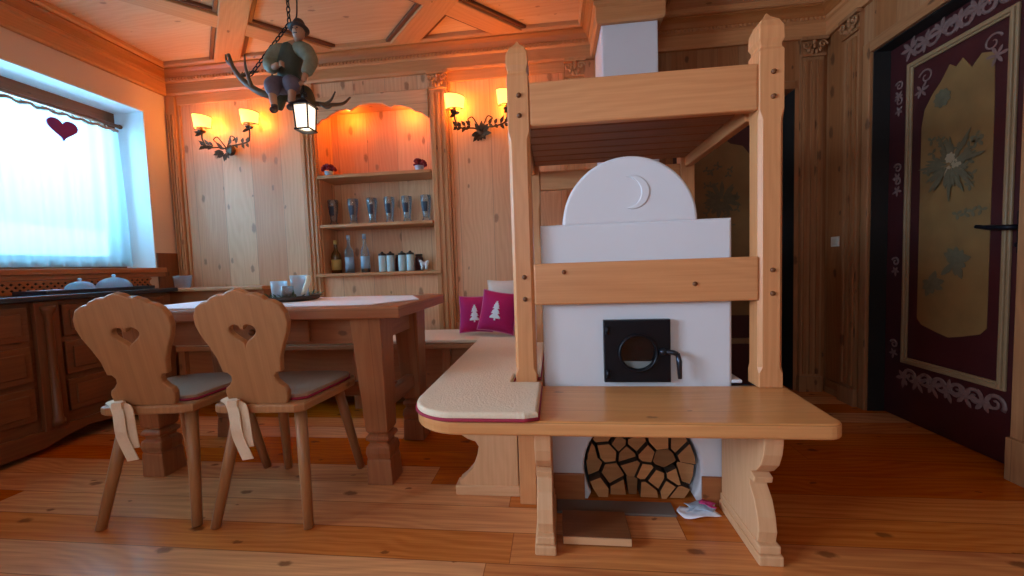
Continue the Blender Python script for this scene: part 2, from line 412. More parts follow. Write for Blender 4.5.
# dentils under the back cornice
d = MB(); x = -2.85
while x < 1.72:
    if not (CH[0]-.06 < x < CH[1]+.06): d.b2(x, x+.012, YB-.052, YB-.04, 2.368, 2.383)
    x += .026
trim(d, M_TRIM, 0)

# back wall with the niche and the opening for the second door
NX0, NX1, NZ0, NZ1 = -1.72, -.862, .86, 2.12
DX0, DX1, DZ = .80, 1.565, 1.97
w = MB()
w.b2(-3.3, NX0, YB, YB+.3, 0, ZC, g=2); w.b2(NX1, .46, YB, YB+.3, 0, ZC, g=2); w.b2(.46, DX0, YB, YB+.3, 0, ZC, g=2, mat=1); w.b2(DX1, 2.3, YB, YB+.3, 0, ZC, g=2, mat=1)
w.b2(NX0, NX1, YB, YB+.3, 0, NZ0, g=2); w.b2(NX0, NX1, YB, YB+.3, NZ1, ZC, g=2); w.b2(DX0, DX1, YB, YB+.3, DZ, ZC, g=2, mat=1)
w.b2(NX0, NX1, YB+.2, YB+.3, NZ0, NZ1, g=2)
struct(w.build('wall_back', [M_WALL, M_OLD]))
# niche header with the scalloped lower edge
hd = [(NX0, 2.16), (NX0, 1.99)]
for cx, r, z in ((-1.665, .055, 1.99), ):
    hd += []
prof = [(0, .0), (.035, .025), (.055, .05), (.10, .062), (.125, .085), (.20, .118), (.25, .122), (.275, .105), (.30, .122), (.345, .148), (.43, .158)]
W = (NX1 - NX0)
pts = [(NX0 + a, 1.965 + b*.85) for a, b in prof] + [(NX1 - a, 1.965 + b*.85) for a, b in prof[::-1][1:]]
hd = [(NX0, 2.165), (NX0, 1.965)] + pts[1:-1] + [(NX1, 1.965), (NX1, 2.165)]
h = MB().shape([hd], .022, T(0, YB-.009, 0) @ XZ, .004, g=0)
trim(h, M_WALL, 0)
# niche shelves are fixed joinery
def shelf(z, x0=NX0, x1=NX1, y0=YB-.03, th=.024):
    return MB().b2(x0, x1, y0, YB+.2, z-th, z, g=0)
SH = (1.605, 1.245, .884)
for z in SH[:2]: trim(shelf(z), M_TRIM, .004)
trim(shelf(SH[2], NX0-.05, NX1+.05, YB-.045), M_TRIM, .004)
# pilasters
def pilaster(cx, w, z0, z1, cap=True, side=False, mat=M_TRIM):
    m = MB()
    def bx(a0, a1, d0, d1, zz0, zz1):
        if side: m.b2(XR-d1, XR-d0, cx+a0, cx+a1, zz0, zz1, g=2)
        else: m.b2(cx+a0, cx+a1, YB-d1, YB-d0, zz0, zz1, g=2)
    bx(-w/2, w/2, 0, .025, z0, z1)
    for k in (-1, 0, 1):
        bx(k*w*.30-w*.075, k*w*.30+w*.075, .025, .034, z0+.12, z1-.14)
    bx(-w/2-.006, w/2+.006, .0, .035, z0, z0+.10)
    if cap:
        bx(-w/2-.004, w/2+.004, .025, .04, z1-.115, z1-.10)
        bx(-w/2-.012, w/2+.012, .025, .05, z1-.02, z1)
        for k in (-1, 1):
            c = (cx + k*w*.36, YB-.045, z1-.05) if not side else (XR-.045, cx + k*w*.36, z1-.05)
            ax = RX(PI/2) if not side else RY(PI/2)
            sp = [(math.cos(t)*(.026-.0016*i), math.sin(t)*(.026-.0016*i), 0) for i, t in enumerate([k*j*.55 for j in range(15)])]
            m.tube(sp, .006, 6, T(*c) @ ax)
        for k, (a, b) in enumerate(((0, -.055), (-.25, -.08), (.25, -.08), (0, -.03), (-.1, -.09), (.1, -.09))):
            c = (cx + a*w, YB-.04, z1+b) if not side else (XR-.04, cx + a*w, z1+b)
            m.ball(c, (.011, .011, .017), 8, 6)
    return trim(m, mat, .003)
pilaster(-2.875, .075, 0, 2.268, cap=False)
pilaster(-1.778, .105, 0, 2.268, cap=False)
pilaster(-.785, .125, 0, 2.268)
pilaster(.165, .12, 0, 2.268)
pilaster(1.655, .13, 0, 2.268, mat=M_OLD)
pilaster(2.555, .12, 0, 2.268, side=True, mat=M_OLD)
# rails dividing the wall panels
m = MB()
for x0, x1 in ((-2.83, -1.83), (-.72, .10)):
    m.b2(x0, x1, YB-.012, YB, 2.20, 2.27, g=0); m.b2(x0, x0+.02, YB-.012, YB, .5, 2.2, g=2); m.b2(x1-.02, x1, YB-.012, YB, .5, 2.2, g=2)
trim(m, M_TRIM, .003)

# left wall: plaster with a deep window opening, second opening outside the frame
WY0, WY1, WZ0, WZ1 = .75, 2.615, .97, 2.10
VY0, VY1 = -1.75, .25
w = MB()
a, b = XL-.36, XL
for y0, y1 in ((YF, VY0), (VY1, WY0), (WY1, YB)): w.b2(a, b, y0, y1, 0, ZC)
for y0, y1 in ((VY0, VY1), (WY0, WY1)):
    w.b2(a, b, y0, y1, 0, WZ0); w.b2(a, b, y0, y1, WZ1, ZC)
struct(w.build('wall_left', M_PLAST))
m = MB()
for y0, y1 in ((WY0, WY1), (VY0, VY1)):
    for yy in (y0, y1-.006): m.b2(a+.12, b-.001, yy, yy+.006, WZ0, WZ1)
    m.b2(a+.12, b-.001, y0+.006, y1-.006, WZ1-.006, WZ1)
trim(m, M_REV, 0)
trim(MB().b2(XL, XL+.012, 2.617, 2.80, 0, 1.08, g=2), M_CHEST)
trim(MB().b2(XL-.22, XL+.035, .70, 2.66, .935, .97, g=1).b2(XL, XL+.02, .70, 2.66, .905, .935, g=1), M_WBENCH)
def window(n, y0, y1):
    fr = MB(); x0, x1 = XL-.29, XL-.235
    for yy in (y0, (y0+y1)/2-.05, y1-.075): fr.b2(x0, x1, yy, yy+.075 if yy in (y0, y1-.075) else yy+.10, WZ0, WZ1, g=2)
    for zz in (WZ0, WZ1-.09): fr.b2(x0+.001, x1-.001, y0, y1, zz, zz+.09, g=1)
    o = struct(fr.build('window_%d' % n, M_CHEST, origin=(XL-.26, (y0+y1)/2, WZ0), bevel=.004))
    MB().b2(XL-.265, XL-.26, y0+.07, (y0+y1)/2-.05, WZ0+.09, WZ1-.09).build('glass', M_PANE, o)
    MB().b2(XL-.265, XL-.26, (y0+y1)/2+.05, y1-.07, WZ0+.09, WZ1-.09).build('glass', M_PANE, o)
    return o
window(1, WY0+.006, WY1-.006); window(2, VY0+.006, VY1-.006)

# right wall with the painted door in its recess
RY0, RY1, RZ1 = 1.70, 2.43, 1.995
w = MB()
w.b2(XR, XR+.3, RY1, YB, 0, ZC, g=2); w.b2(XR, XR+.3, YF, RY0, 0, ZC, g=2); w.b2(XR, XR+.3, RY0, RY1, RZ1, ZC, g=2)
w.b2(XR+.2, XR+.3, RY0, RY1, 0, RZ1, g=2)
struct(w.build('wall_right', M_OLD))
m = MB()
m.b2(XR-.018, XR, RY1, RY1+.05, 0, RZ1+.06, g=2); m.b2(XR-.018, XR, RY0-.10, RY0, .16, RZ1+.06, g=2); m.b2(XR-.018, XR, RY0, RY1, RZ1, RZ1+.06, g=1)
m.b2(XR-.03, XR, RY0-.115, RY0+.004, 0, .17, g=2)
trim(m, M_OLD, .004)
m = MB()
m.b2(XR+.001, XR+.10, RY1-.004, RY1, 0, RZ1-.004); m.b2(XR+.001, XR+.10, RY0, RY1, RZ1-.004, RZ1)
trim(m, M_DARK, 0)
# wall behind the camera; its window is added to let in fill daylight
w = MB()
for x0, x1, z0, z1 in ((-3.3, -1.5, 0, ZC), (.3, 2.3, 0, ZC), (-1.5, .3, 0, .95), (-1.5, .3, 2.1, ZC)): w.b2(x0, x1, YF-.15, YF, z0, z1, g=2)
struct(w.build('wall_front', M_WALL))
fr = MB()
for xx in (-1.495, -.645, .215): fr.b2(xx, xx+.08, YF-.11, YF-.06, .955, 2.095, g=2)
for zz in (.955, 2.015): fr.b2(-1.495, .295, YF-.109, YF-.061, zz, zz+.08, g=0)
w3 = struct(fr.build('window_3', M_CHEST, origin=(-.6, YF-.08, .95), bevel=.004))
for x0, x1 in ((-1.415, -.645), (-.565, .215)): MB().b2(x0, x1, YF-.087, YF-.083, 1.035, 2.015).build('glass', M_PANE, w3)

def volute(m, cy, cz, s=1, k=1, x=0, rot=0.0, turns=1.4, r=.035, th=.006):
    pts = []
    n = 20
    for i in range(n+1):
        t = i/n*turns*2*PI; q = r*(1-.8*i/n)
        pts.append((0, k*q*math.cos(t)*s, q*math.sin(t)*s))
    m.tube(pts, [th*(1-.5*i/n) for i in range(n+1)], 6, T(x, cy, cz) @ RX(rot), flat=(.25, 1, 1))
def petal_fan(m, cy, cz, x, n, r0, r1, w, a0=0.0, jit=.0):
    for i in range(n):
        x = x - .0003
        a = a0 + 2*PI*i/n + rnd.uniform(-jit, jit); rr = r1*rnd.uniform(1-jit, 1+jit*.5)
        ca, sa = math.cos(a), math.sin(a)
        o = []
        for t, ww in ((0, .2), (.3, .8), (.6, 1), (.85, .6), (1, 0)):
            o.append((t, ww))
        left = [(r0+(rr-r0)*t, ww*w/2) for t, ww in o]; right = [(p, -q) for p, q in left[::-1][1:]]
        pts = [(x, cy + p*ca - q*sa, cz + p*sa + q*ca) for p, q in left + right]
        pts2 = [(p[0]-.0010, p[1], p[2]) for p in pts]
        m.loft([pts, pts2], g=2)
# door 1, painted
DX = XR + .085
d1 = struct(MB().b2(DX, DX+.045, RY0+.002, RY1-.006, .004, RZ1-.006, g=2).build('door_1', M_BURG, origin=(DX, 2.07, 0)))
PY0, PY1, PZ0, PZ1 = 1.815, 2.315, .31, 1.865
mo = MB()
for wd, th, o in ((.034, .010, 0), (.014, .018, .010)):
    for yy in (PY0+o, PY1-o-wd): mo.b2(DX-th, DX, yy, yy+wd, PZ0+o, PZ1-o, g=2)
    for zz in (PZ0+o, PZ1-o-wd): mo.b2(DX-th, DX, PY0+o+wd, PY1-o-wd, zz, zz+wd, g=1)
p = mo.build('panel_moulding', M_GILT, d1, bevel=.003); p['label'] = 'beige gilt moulding framing the door panel'
yc = (PY0+PY1)/2
ol = [(PY0+.085, .56), (PY0+.11, .53), (yc-.06, .505), (yc, .49), (yc+.06, .505), (PY1-.11, .53), (PY1-.085, .56), (PY1-.085, 1.52), (PY1-.10, 1.60), (PY1-.14, 1.66), (yc+.07, 1.70), (yc+.03, 1.76), (yc, 1.735), (yc-.03, 1.76), (yc-.07, 1.70), (PY0+.14, 1.74), (PY0+.09, 1.72), (PY0+.085, 1.52)]
MB().shape([ol], .003, T(DX-.001, 0, 0) @ YZ, 0, g=1).build('painted_field', M_OCHRE, d1)
fl = MB()
petal_fan(fl, yc+.01, 1.30, DX-.003, 34, .035, .15, .015, 0, .3); petal_fan(fl, yc+.01, 1.30, DX-.004, 20, .02, .09, .018, .2, .25)
petal_fan(fl, yc+.06, 1.62, DX-.003, 9, 0, .045, .03); petal_fan(fl, yc-.03, .85, DX-.003, 12, .0, .08, .03, 0, .4); petal_fan(fl, yc+.09, .74, DX-.003, 10, .0, .06, .03, 0, .4)
for i in range(26): 
    petal_fan(fl, yc+rnd.uniform(-.13, .13), 1.24+rnd.uniform(-.18, .22), DX-.003, 3, 0, .026, .014, rnd.uniform(0, 6))
q = fl.build('painted_flowers', M_PETAL, d1); q['label'] = 'dark grey green painted bouquet'
f2 = MB()
for a, b in ((.01, 1.33), (.02, 1.27), (-.02, 1.30)): petal_fan(f2, yc+a, b, DX-.006, 7, 0, .026, .018)
f2.build('painted_blossom', M_PETAL2, d1)
scs = MB()
for cz, base in ((1.925, 1), (.245, -1)):
    for i in range(6):
        volute(scs, 1.86+i*.08, cz, 1, 1 if i % 2 else -1, DX-.001, .6*base*(1 if i % 2 else -1), 1.4, .042, .011)
        petal_fan(scs, 1.86+i*.08+.04, cz+.012*base, DX-.002, 6, 0, .055, .02, i, .3)
for cz in (1.78, 1.70, 1.35, 1.28, .85, .40):
    volute(scs, PY1+.052, cz, .8, 1, DX-.001, .4, 1.3, .03, .007); petal_fan(scs, PY1+.05, cz-.05, DX-.002, 5, 0, .03, .013, 1, .2)
for yy, k in ((PY1-.10, 1), (PY0+.10, -1)):
    volute(scs, yy, 1.76, 1.1, k, DX-.001, .3*k, 1.2, .035, .006); petal_fan(scs, yy+.02*k, 1.70, DX-.002, 6, 0, .045, .014, 1, .2)
s_ = scs.build('painted_scrolls', M_SCROLL, d1); s_['label'] = 'pale pinkish scrolls painted along the rails'
hm = MB()
hy, hz = 1.775, .985
hm.box((DX-.006, hy, hz-.02), (.012, .036, .17))
hm.tube(spline([(DX-.012, hy, hz), (DX-.05, hy, hz), (DX-.058, hy+.03, hz+.002), (DX-.058, hy+.08, hz+.006), (DX-.056, hy+.125, hz+.014)], 5), [.011]*16+[.009]*5, 8)
hm.tube([(DX-.013, hy, hz-.07), (DX-.03, hy, hz-.07)], .011, 8)
hm.build('door_handle', M_BLACK, d1, bevel=.002)

# door 2, behind the stove
D2 = YB + .10
d2 = struct(MB().b2(DX0+.002, 1.50, D2, D2+.04, .004, DZ-.006, g=2).build('door_2', M_BURG, origin=(1.15, D2, 0)))
mo = MB()
for xx in (.90, 1.40): mo.b2(xx-.02, xx+.02, D2-.012, D2, .30, 1.82, g=2)
for zz in (.30, 1.80): mo.b2(.90, 1.40, D2-.011, D2, zz, zz+.04, g=0)
mo.build('panel_moulding', M_GILT, d2, bevel=.003)
ol = [(.965, .5), (1.335, .5), (1.335, 1.60), (1.29, 1.66), (1.21, 1.68), (1.15, 1.73), (1.09, 1.68), (1.01, 1.66), (.965, 1.60)]
MB().shape([ol], .003, T(0, D2-.001, 0) @ XZ, 0, g=1).build('painted_field', M_OCHRE, d2)
fl = MB()
petal_fan(fl, 0, 0, 0, 24, .02, .13, .026, 0, .25); petal_fan(fl, 0, 0, -.001, 14, .01, .09, .026, 0, .25)
for i in range(18): petal_fan(fl, rnd.uniform(-.11, .11), rnd.uniform(-.2, .26), 0, 3, 0, .026, .014, rnd.uniform(0, 6))
fl.v = [V((1.15 + p.y, D2 - .003 + p.x, 1.30 + p.z)) for p in fl.v]
fl.build('painted_flowers', M_PETAL, d2)
m = MB()
m.b2(1.50, DX1-.004, D2+.02, D2+.06, 0, DZ); m.b2(DX1-.004, DX1, YB+.001, D2+.02, 0, DZ)
trim(m, M_DARK, 0)
m = MB()
m.b2(DX0-.05, DX0, YB-.015, YB, 0, DZ+.05, g=2); m.b2(DX0, DX1, YB-.015, YB, DZ, DZ+.05, g=0)
trim(m, M_OLD, .003)
struct(MB().b2(XR-.014, XR, 2.62, YB-.03, 0, .09).build('baseboard_right', M_OLD, bevel=.003))

# ------------------------------------------------------------------ masonry stove
SX0, SX1, SY0, SY1 = -.052, .622, 1.475, 2.30
stove = thing('masonry_stove', 'white plastered masonry stove with arched crest and black fire door', 'stove', (.28, 1.9, 0))
NCX, NR, NCZ = .30, .212, .125
fo = [(SX0, .0), (NCX-NR+.012, .0)] + arc(NCX, NCZ, NR, 208, -28, 26) + [(NCX+NR-.012, 0), (SX1, 0), (SX1, 1.043), (SX0, 1.043)]
b = MB()
b.shape([fo], .45, T(0, SY0+.225, 0) @ XZ, .012, g=1, res=3)
b.b2(SX0+.002, SX1-.002, SY0+.45, SY1, 0, 1.041)
b.build('body', M_WHITE, stove)
MB().b2(SX0+.05, SX0+.62, 1.80, 2.28, 1.041, 1.075).build('top_ledge', M_WHITE, stove, bevel=.01)
MB().b2(SX1-.002, SX1+.035, SY0+.002, SY1-.1, .45, .462).build('side_ledge', M_WHITE, stove, bevel=.004)
cr = arc(.27, 1.041, .238, 0, 180, 40)
cr = [(.27+.238, 1.036)] + cr[1:-1] + [(.27-.238, 1.036)]
crest = MB().shape([cr], .16, T(0, SY0+.082, 0) @ XZ, .012, g=1, res=3).build('arched_crest', M_WHITE, stove)
mo_ = arc(.282, 1.148, .060, 112, -112, 30) + arc(.259, 1.148, .055, -88, 88, 24)
MB().shape([mo_], .012, T(0, SY0+.0035, 0) @ XZ, .003, g=1).build('crescent_moon', M_WHITE, crest)
MB().b2(CH[0], CH[1], CH[2], YB-.004, 0, ZC-.002).build('chimney', M_WHITE, stove, bevel=.008)
# fire door
FX0, FX1, FZ0, FZ1 = .168, .402, .462, .690
fcx, fcz, fr_ = .288, .570, .062
fd = MB()
fd.shape([[(FX0, FZ0), (FX1, FZ0), (FX1, FZ1), (FX0, FZ1)], arc(fcx, fcz, fr_, 0, 360, 32)[:-1][::-1]], .028, T(0, SY0-.014, 0) @ XZ, .004)
fd.lathe([(fr_, 0), (fr_+.008, .004), (fr_+.008, .010), (fr_, .012), (fr_, 0)], 32, T(fcx, SY0-.026, fcz) @ RX(PI/2), caps=False)
for zz in (.495, .655):
    fd.lathe([(.007, -.014), (.007, .014)], 10, T(FX0+.012, SY0-.034, zz))
fire = fd.build('fire_door', M_BLACK, stove)
M_FIRE = plain('smoked_glass', srgb(22, 19, 20), 0.15)
g_ = MB().lathe([(fr_, 0), (fr_, .004)], 32, T(fcx, SY0-.012, fcz) @ RX(PI/2), smooth=False).build('glass', M_FIRE, fire); g_['label'] = 'round dark glass pane'
ash = [(fcx + fr_*.97*math.cos(t), fcz + fr_*.97*math.sin(t)) for t in [math.radians(212 + i*116/14) for i in range(15)]]
asm = MB().shape([[(fcx+fr_*.96*math.cos(math.radians(a)), fcz+fr_*.96*math.sin(math.radians(a))) for a in range(212, 329, 6)]], .002, T(0, SY0-.0175, 0) @ XZ)
ao = asm.build('ash', plain('grey_ash', srgb(120, 126, 126), .9, noise=.2, scale=40), fire); ao['label'] = 'pale grey ash seen low in the round pane'
hd_ = MB()
hd_.tube([(FX1-.03, SY0-.030, .575), (FX1+.005, SY0-.034, .572), (FX1+.02, SY0-.038, .566)], .009, 8)
hd_.ball((FX1-.03, SY0-.034, .575), .013)
hd_.tube([(FX1+.02, SY0-.038, .570), (FX1+.024, SY0-.042, .54), (FX1+.026, SY0-.042, .48)], [.008, .010, .007], 8)
hd_.build('handle', plain('dark_steel', srgb(60, 66, 78), .3, metal=.8), fire)
for a, b in ((SX0-.006, NCX-NR), (NCX+NR, SX1+.006)):
    pp = MB().b2(a, b, SY0-.012, SY0, 0, .105, g=0).build('plinth', M_WBENCH, stove, bevel=.003); pp['label'] = 'reddish wooden skirting at the foot of the stove'
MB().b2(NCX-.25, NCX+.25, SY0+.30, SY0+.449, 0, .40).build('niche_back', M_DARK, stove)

# firewood: split logs in the niche, cells of a Voronoi net
def clip(poly, a, b, c):       # keep a*x+b*y<=c
    out = []
    for i in range(len(poly)):
        p, q = poly[i], poly[(i+1) % len(poly)]
        dp, dq = a*p[0]+b*p[1]-c, a*q[0]+b*q[1]-c
        if dp <= 0: out.append(p)
        if dp*dq < 0:
            t = dp/(dp-dq); out.append((p[0]+(q[0]-p[0])*t, p[1]+(q[1]-p[1])*t))
    return out
rows = [(.035, [-.155, -.095, -.03, .035, .10, .158]), (.10, [-.17, -.11, -.05, .005, .07, .125, .175]), (.165, [-.175, -.115, -.045, .02, .085, .15]),
        (.225, [-.14, -.075, -.005, .06, .125]), (.285, [-.09, -.02, .045, .10])]
rw = random.Random(11)
seeds = [[(NCX + x + rw.uniform(-.024, .024), z + rw.uniform(-.024, .024)) for x in xs] for z, xs in rows]
flat_s = [p for r in seeds for p in r]
circ = [(NCX+.20*math.cos(t), NCZ+.20*math.sin(t)) for t in [2*PI*i/28 for i in range(28)]]
base = clip([(p[0], p[1]) for p in circ], 0, -1, -.004)
ORD = ['first', 'second', 'third', 'fourth', 'fifth', 'sixth', 'seventh']
RN = ['bottom row', 'second row up', 'middle row', 'fourth row up', 'top row']
for ri, r in enumerate(seeds):
    for i, sd in enumerate(r):
        cell = base
        for o in flat_s:
            if o is sd: continue
            a, b_ = o[0]-sd[0], o[1]-sd[1]; l = math.hypot(a, b_)
            if l < .2: cell = clip(cell, a/l, b_/l, (a*(o[0]+sd[0])/2 + b_*(o[1]+sd[1])/2)/l - .0055)
        if len(cell) < 3: continue
        # drop near-duplicate points
        cl = [p for k, p in enumerate(cell) if math.hypot(p[0]-cell[k-1][0], p[1]-cell[k-1][1]) > .004]
        if len(cl) < 3: continue
        y0 = SY0 + .012 + rw.uniform(0, .035); y1 = SY0 + .29
        m = MB()
        cx = sum(p[0] for p in cl)/len(cl); cz = sum(p[1] for p in cl)/len(cl)
        n = len(cl)
        fr = [(p[0], y0, p[1]) for p in cl]; bk = [(p[0], y1, p[1]) for p in cl]
        m.add(fr, [tuple(range(n))], 0, 0)
        m.add(bk, [tuple(range(n))[::-1]], 0, 0)
        m.add(fr + bk, [(k, n+k, n+(k+1) % n, (k+1) % n) for k in range(n)], 1, 1)
        o = m.build('firewood_log', [M_LOGEND, M_BARK], origin=(cx, (y0+y1)/2, min(p[1] for p in cl)))
        last = i == len(r)-1
        pos = 'leftmost' if i == 0 else ('rightmost' if last else ORD[i] + ' from the left')
        tag(o, 'split firewood log, %s in the %s of the stove niche' % (pos, RN[ri]), 'log', 'split logs stacked in the stove niche')

# floor pieces before the niche
tag(MB().b2(-.018, .40, 1.385, 1.4615, 0, .009).build('hearth_plate', M_STONE, origin=(.18, 1.43, 0), bevel=.003), 'flat grey hearth plate on the floor below the firewood niche', 'plate')
bxm = MB().box((0, 0, .02), (.215, .135, .025), None, 0).box((-.06, 0, .004), (.02, .12, .0075)).box((.06, 0, .004), (.02, .12, .0075))
bxm.v = [T(.108, 1.29, 0) @ p for p in bxm.v]
tag(bxm.build('kindling_board', M_CHEST, origin=(.108, 1.29, 0), bevel=.002), 'low brown wooden board on two battens lying under the stove bench', 'board')
kb = bpy.data.objects['kindling_board']; ke = MB().b2(.002, .214, 1.2185, 1.2222, .009, .031, g=0).build('front_edge', M_SUP, kb); ke['label'] = 'pale sawn front edge'
nwp = thing('newspaper', 'crumpled folded newspaper with coloured print below the firewood logs', 'newspaper', (.47, 1.44, 0))
def sheet(x0, x1, y0, y1, z, amp, seed, nx=12, ny=6, th=.002):
    r = random.Random(seed); vs = []; ph = [r.uniform(0, 6) for _ in range(4)]
    for k in (0, 1):
        for j in range(ny+1):
            for i in range(nx+1):
                u, v = i/nx, j/ny
                zz = z + amp*(.5+.5*math.sin(u*7+ph[0]+v*2)*math.cos(v*5+ph[1])) + (th if k else 0)
                vs.append((x0+(x1-x0)*u + .01*math.sin(v*5+ph[2]), y0+(y1-y0)*v + .012*math.sin(u*4+ph[3]), zz))
    n = (nx+1)*(ny+1); fs = []
    for j in range(ny):
        for i in range(nx):
            a = j*(nx+1)+i
            fs += [(a, a+nx+1, a+nx+2, a+1), (n+a, n+a+1, n+a+nx+2, n+a+nx+1)]
    rim = [i for i in range(nx+1)] + [j*(nx+1)+nx for j in range(1, ny+1)] + [ny*(nx+1)+i for i in range(nx-1, -1, -1)] + [j*(nx+1) for j in range(ny-1, 0, -1)]
    for a, b in zip(rim, rim[1:]+rim[:1]): fs.append((a, b, n+b, n+a))
    return vs, fs
vs, fs = sheet(.415, .545, 1.385, 1.445, .002, .010, 3); MB().add(vs, fs, 0, 0, True).build('sheet', M_WCLOTH, nwp)
vs, fs = sheet(.44, .53, 1.39, 1.44, .016, .010, 5); MB().add(vs, fs, 0, 0, True).build('sheet', plain('newsprint', srgb(176, 196, 214), .9, noise=.3, scale=60), nwp)
vs, fs = sheet(.495, .535, 1.405, 1.435, .030, .006, 6, 5, 4); MB().add(vs, fs, 0, 0, True).build('colour_page', plain('pink_print', srgb(204, 66, 130), .9, noise=.2, scale=40), nwp)

# ------------------------------------------------------------------ bench round the stove
BZ = .447
bench = thing('stove_bench', 'honey coloured wooden bench wrapping round the white stove', 'bench', (.1, 1.3, 0))
outl = arc(-.30, 1.285, .17, 180, 270, 10) + [(.70, 1.115)] + arc(.722, 1.16, .045, 270, 370, 6) + [(.785, 1.40), (.79, 1.46), (-.058, 1.46), (-.058, 2.335), (-.47, 2.335)]
MB().shape([outl], .045, T(0, 0, BZ-.0225), .010, g=0, res=3).build('seat_board', M_BENCH, bench)
BB = BZ - .046
def support_outline(f, bk, s=1):
    return [(bk, .055), (f+.035, .055), (f+.028, .09), (f+.036, .13), (f+.055, .175), (f+.085, .205), (f+.088, .222), (f+.056, .226), (f+.052, .244), (f+.075, .25), (f+.045, .268), (f+.018, .298), (f+.003, .335), (f-.003, .37), (f-.004, BB), (bk, BB)]
for x0, x1 in ((-.078, -.028), (.575, .628)):
    m = MB()
    m.shape([support_outline(1.165, 1.455)], x1-x0, T((x0+x1)/2, 0, 0) @ YZ, .003, g=1)
    s = m.build('support', M_SUP, bench)
    f = MB(); f.b2(x0-.008, x1+.008, 1.172, 1.458, 0, .030, g=1); f.b2(x0-.004, x1+.004, 1.180, 1.458, .030, .056, g=1)
    f.build('foot', M_SUP, s, bevel=.004)
    for dx in (-.045, .045): MB().tube([((x0+x1)/2+dx, 1.20, BB), ((x0+x1)/2+dx, 1.20, BB-.012)], .012, 10).build('peg', M_SUP, s)
mir = [(-.165-(p-1.165)*1.0, z) for p, z in support_outline(1.165, 1.45)]
ol = [(-.165, .03), (-.395, .03), (-.40, .055), (-.375, .075), (-.345, .11), (-.325, .16), (-.318, .195), (-.33, .215), (-.36, .225), (-.40, .25), (-.43, .30), (-.44, .35), (-.44, BB), (-.165, BB)]
m = MB().shape([ol], .05, T(0, 1.51, 0) @ XZ, .003, g=1)
s = m.build('end_panel', M_SUP, bench)
MB().b2(-.415, -.16, 1.478, 1.542, 0, .04, g=0).build('foot', M_SUP, s, bevel=.004)
MB().b2(-.155, -.092, 1.43, 1.49, 0, BB, g=2).build('leg', M_POST, bench, bevel=.004)
MB().b2(-.42, -.10, 2.27, 2.32, 0, BB, g=2).build('end_panel', M_SUP, bench, bevel=.004)

# seat pad on the left wing
cpad = thing('bench_cushion', 'cream woven seat pad with crimson edge on the left wing of the stove bench', 'cushion', (-.26, 1.7, BZ))
co = arc(-.31, 1.262, .155, 180, 262, 10) + arc(-.10, 1.123, .015, 265, 270, 2) + [(-.062, 1.122), (-.062, 1.422), (-.17, 1.422), (-.17, 1.53), (-.07, 1.53), (-.07, 2.155), (-.15, 2.155), (-.15, 2.245), (-.07, 2.245), (-.07, 2.33), (-.465, 2.33)]
MB().shape([co], .026, T(0, 0, BZ+.0145), .010, g=0, res=3).build('pad', M_CREAM, cpad)
MB().tube([(x, y, BZ+.006) for x, y in co], .0055, 6, closed=True).build('piping', M_RED, cpad)

# ------------------------------------------------------------------ bed frame over the stove
bed = thing('bed_frame', 'pine sleeping platform on two tall posts built over the stove', 'bed', (.3, 1.8, BZ))
def post(cx, cy, z0, z1, hw, name='post', fin=True):
    def sec(z, h, c): return [(cx+x*h, cy+y*h, z) for x, y in ((-1, -1+c), (-1+c, -1), (1-c, -1), (1, -1+c), (1, 1-c), (1-c, 1), (-1+c, 1), (-1, 1-c))]
    z = [(z0, hw, .06), (z0+.05, hw, .06), (z0+.07, hw, .3), (z1-.36, hw, .3), (z1-.33, hw, .06)]
    if fin: z += [(z1-.135, hw, .06), (z1-.125, hw*.86, .06), (z1-.115, hw*.86, .06), (z1-.10, hw*1.02, .06), (z1-.06, hw*.98, .06), (z1-.035, hw*.72, .06), (z1-.015, hw*.25, .06), (z1, hw*.03, .06)]
    else: z += [(z1, hw, .06)]
    return MB().loft([sec(*q) for q in z], g=2).build(name, M_POST, bed, bevel=.002, seg=1)
PLX, PRX, PY = -.1165, .729, 1.47
pl_ = post(PLX, PY, BZ+.002, 1.705, .0385); pr_ = post(PRX, PY, BZ+.002, 1.718, .0395)
for px, par, zs in ((PLX, pl_, (1.50, 1.43, .855, .775)), (PRX, pr_, (1.51, 1.43, .855, .775))):
    for z in zs:
        MB().tube([(px+.004, PY-.0385, z), (px+.004, PY-.046, z)], [.009, .007], 10).build('peg', M_CHEST, par)
MB().b2(PLX+.038, PRX-.039, 1.435, 1.473, 1.392, 1.545, g=0).build('top_rail', M_POST, bed, bevel=.008)
lr = MB().b2(PLX+.038, PRX-.039, 1.432, 1.47, .752, .903, g=0).build('guard_rail', M_POST, bed, bevel=.006)
for x, z in ((.03, .87), (.48, .815)): MB().tube([(x, 1.433, z), (x, 1.427, z)], .008, 8).build('peg', M_CHEST, lr)
post(PLX+.01, 2.20, BZ+.002, 1.56, .035, 'post', False); 
MB().b2(.66, .73, 2.165, 2.235, 0, 1.56, g=2).build('post', M_POST, bed, bevel=.004)
MB().b2(PLX+.045, .66, 2.17, 2.21, 1.30, 1.40, g=0).build('back_rail', M_POST, bed, bevel=.006)
for x0, x1 in ((PLX-.02, PLX+.02), (PRX-.05, PRX-.012)):
    MB().b2(x0, x1, 1.51, 2.165, 1.38, 1.50, g=1).build('side_rail', M_POST, bed, bevel=.006)
y = 1.48
while y < 2.15:
    MB().b2(PLX+.022, PRX-.052, y, y+.088, 1.425, 1.447, g=0).build('slat', M_SLAT, bed, bevel=.004); y += .098

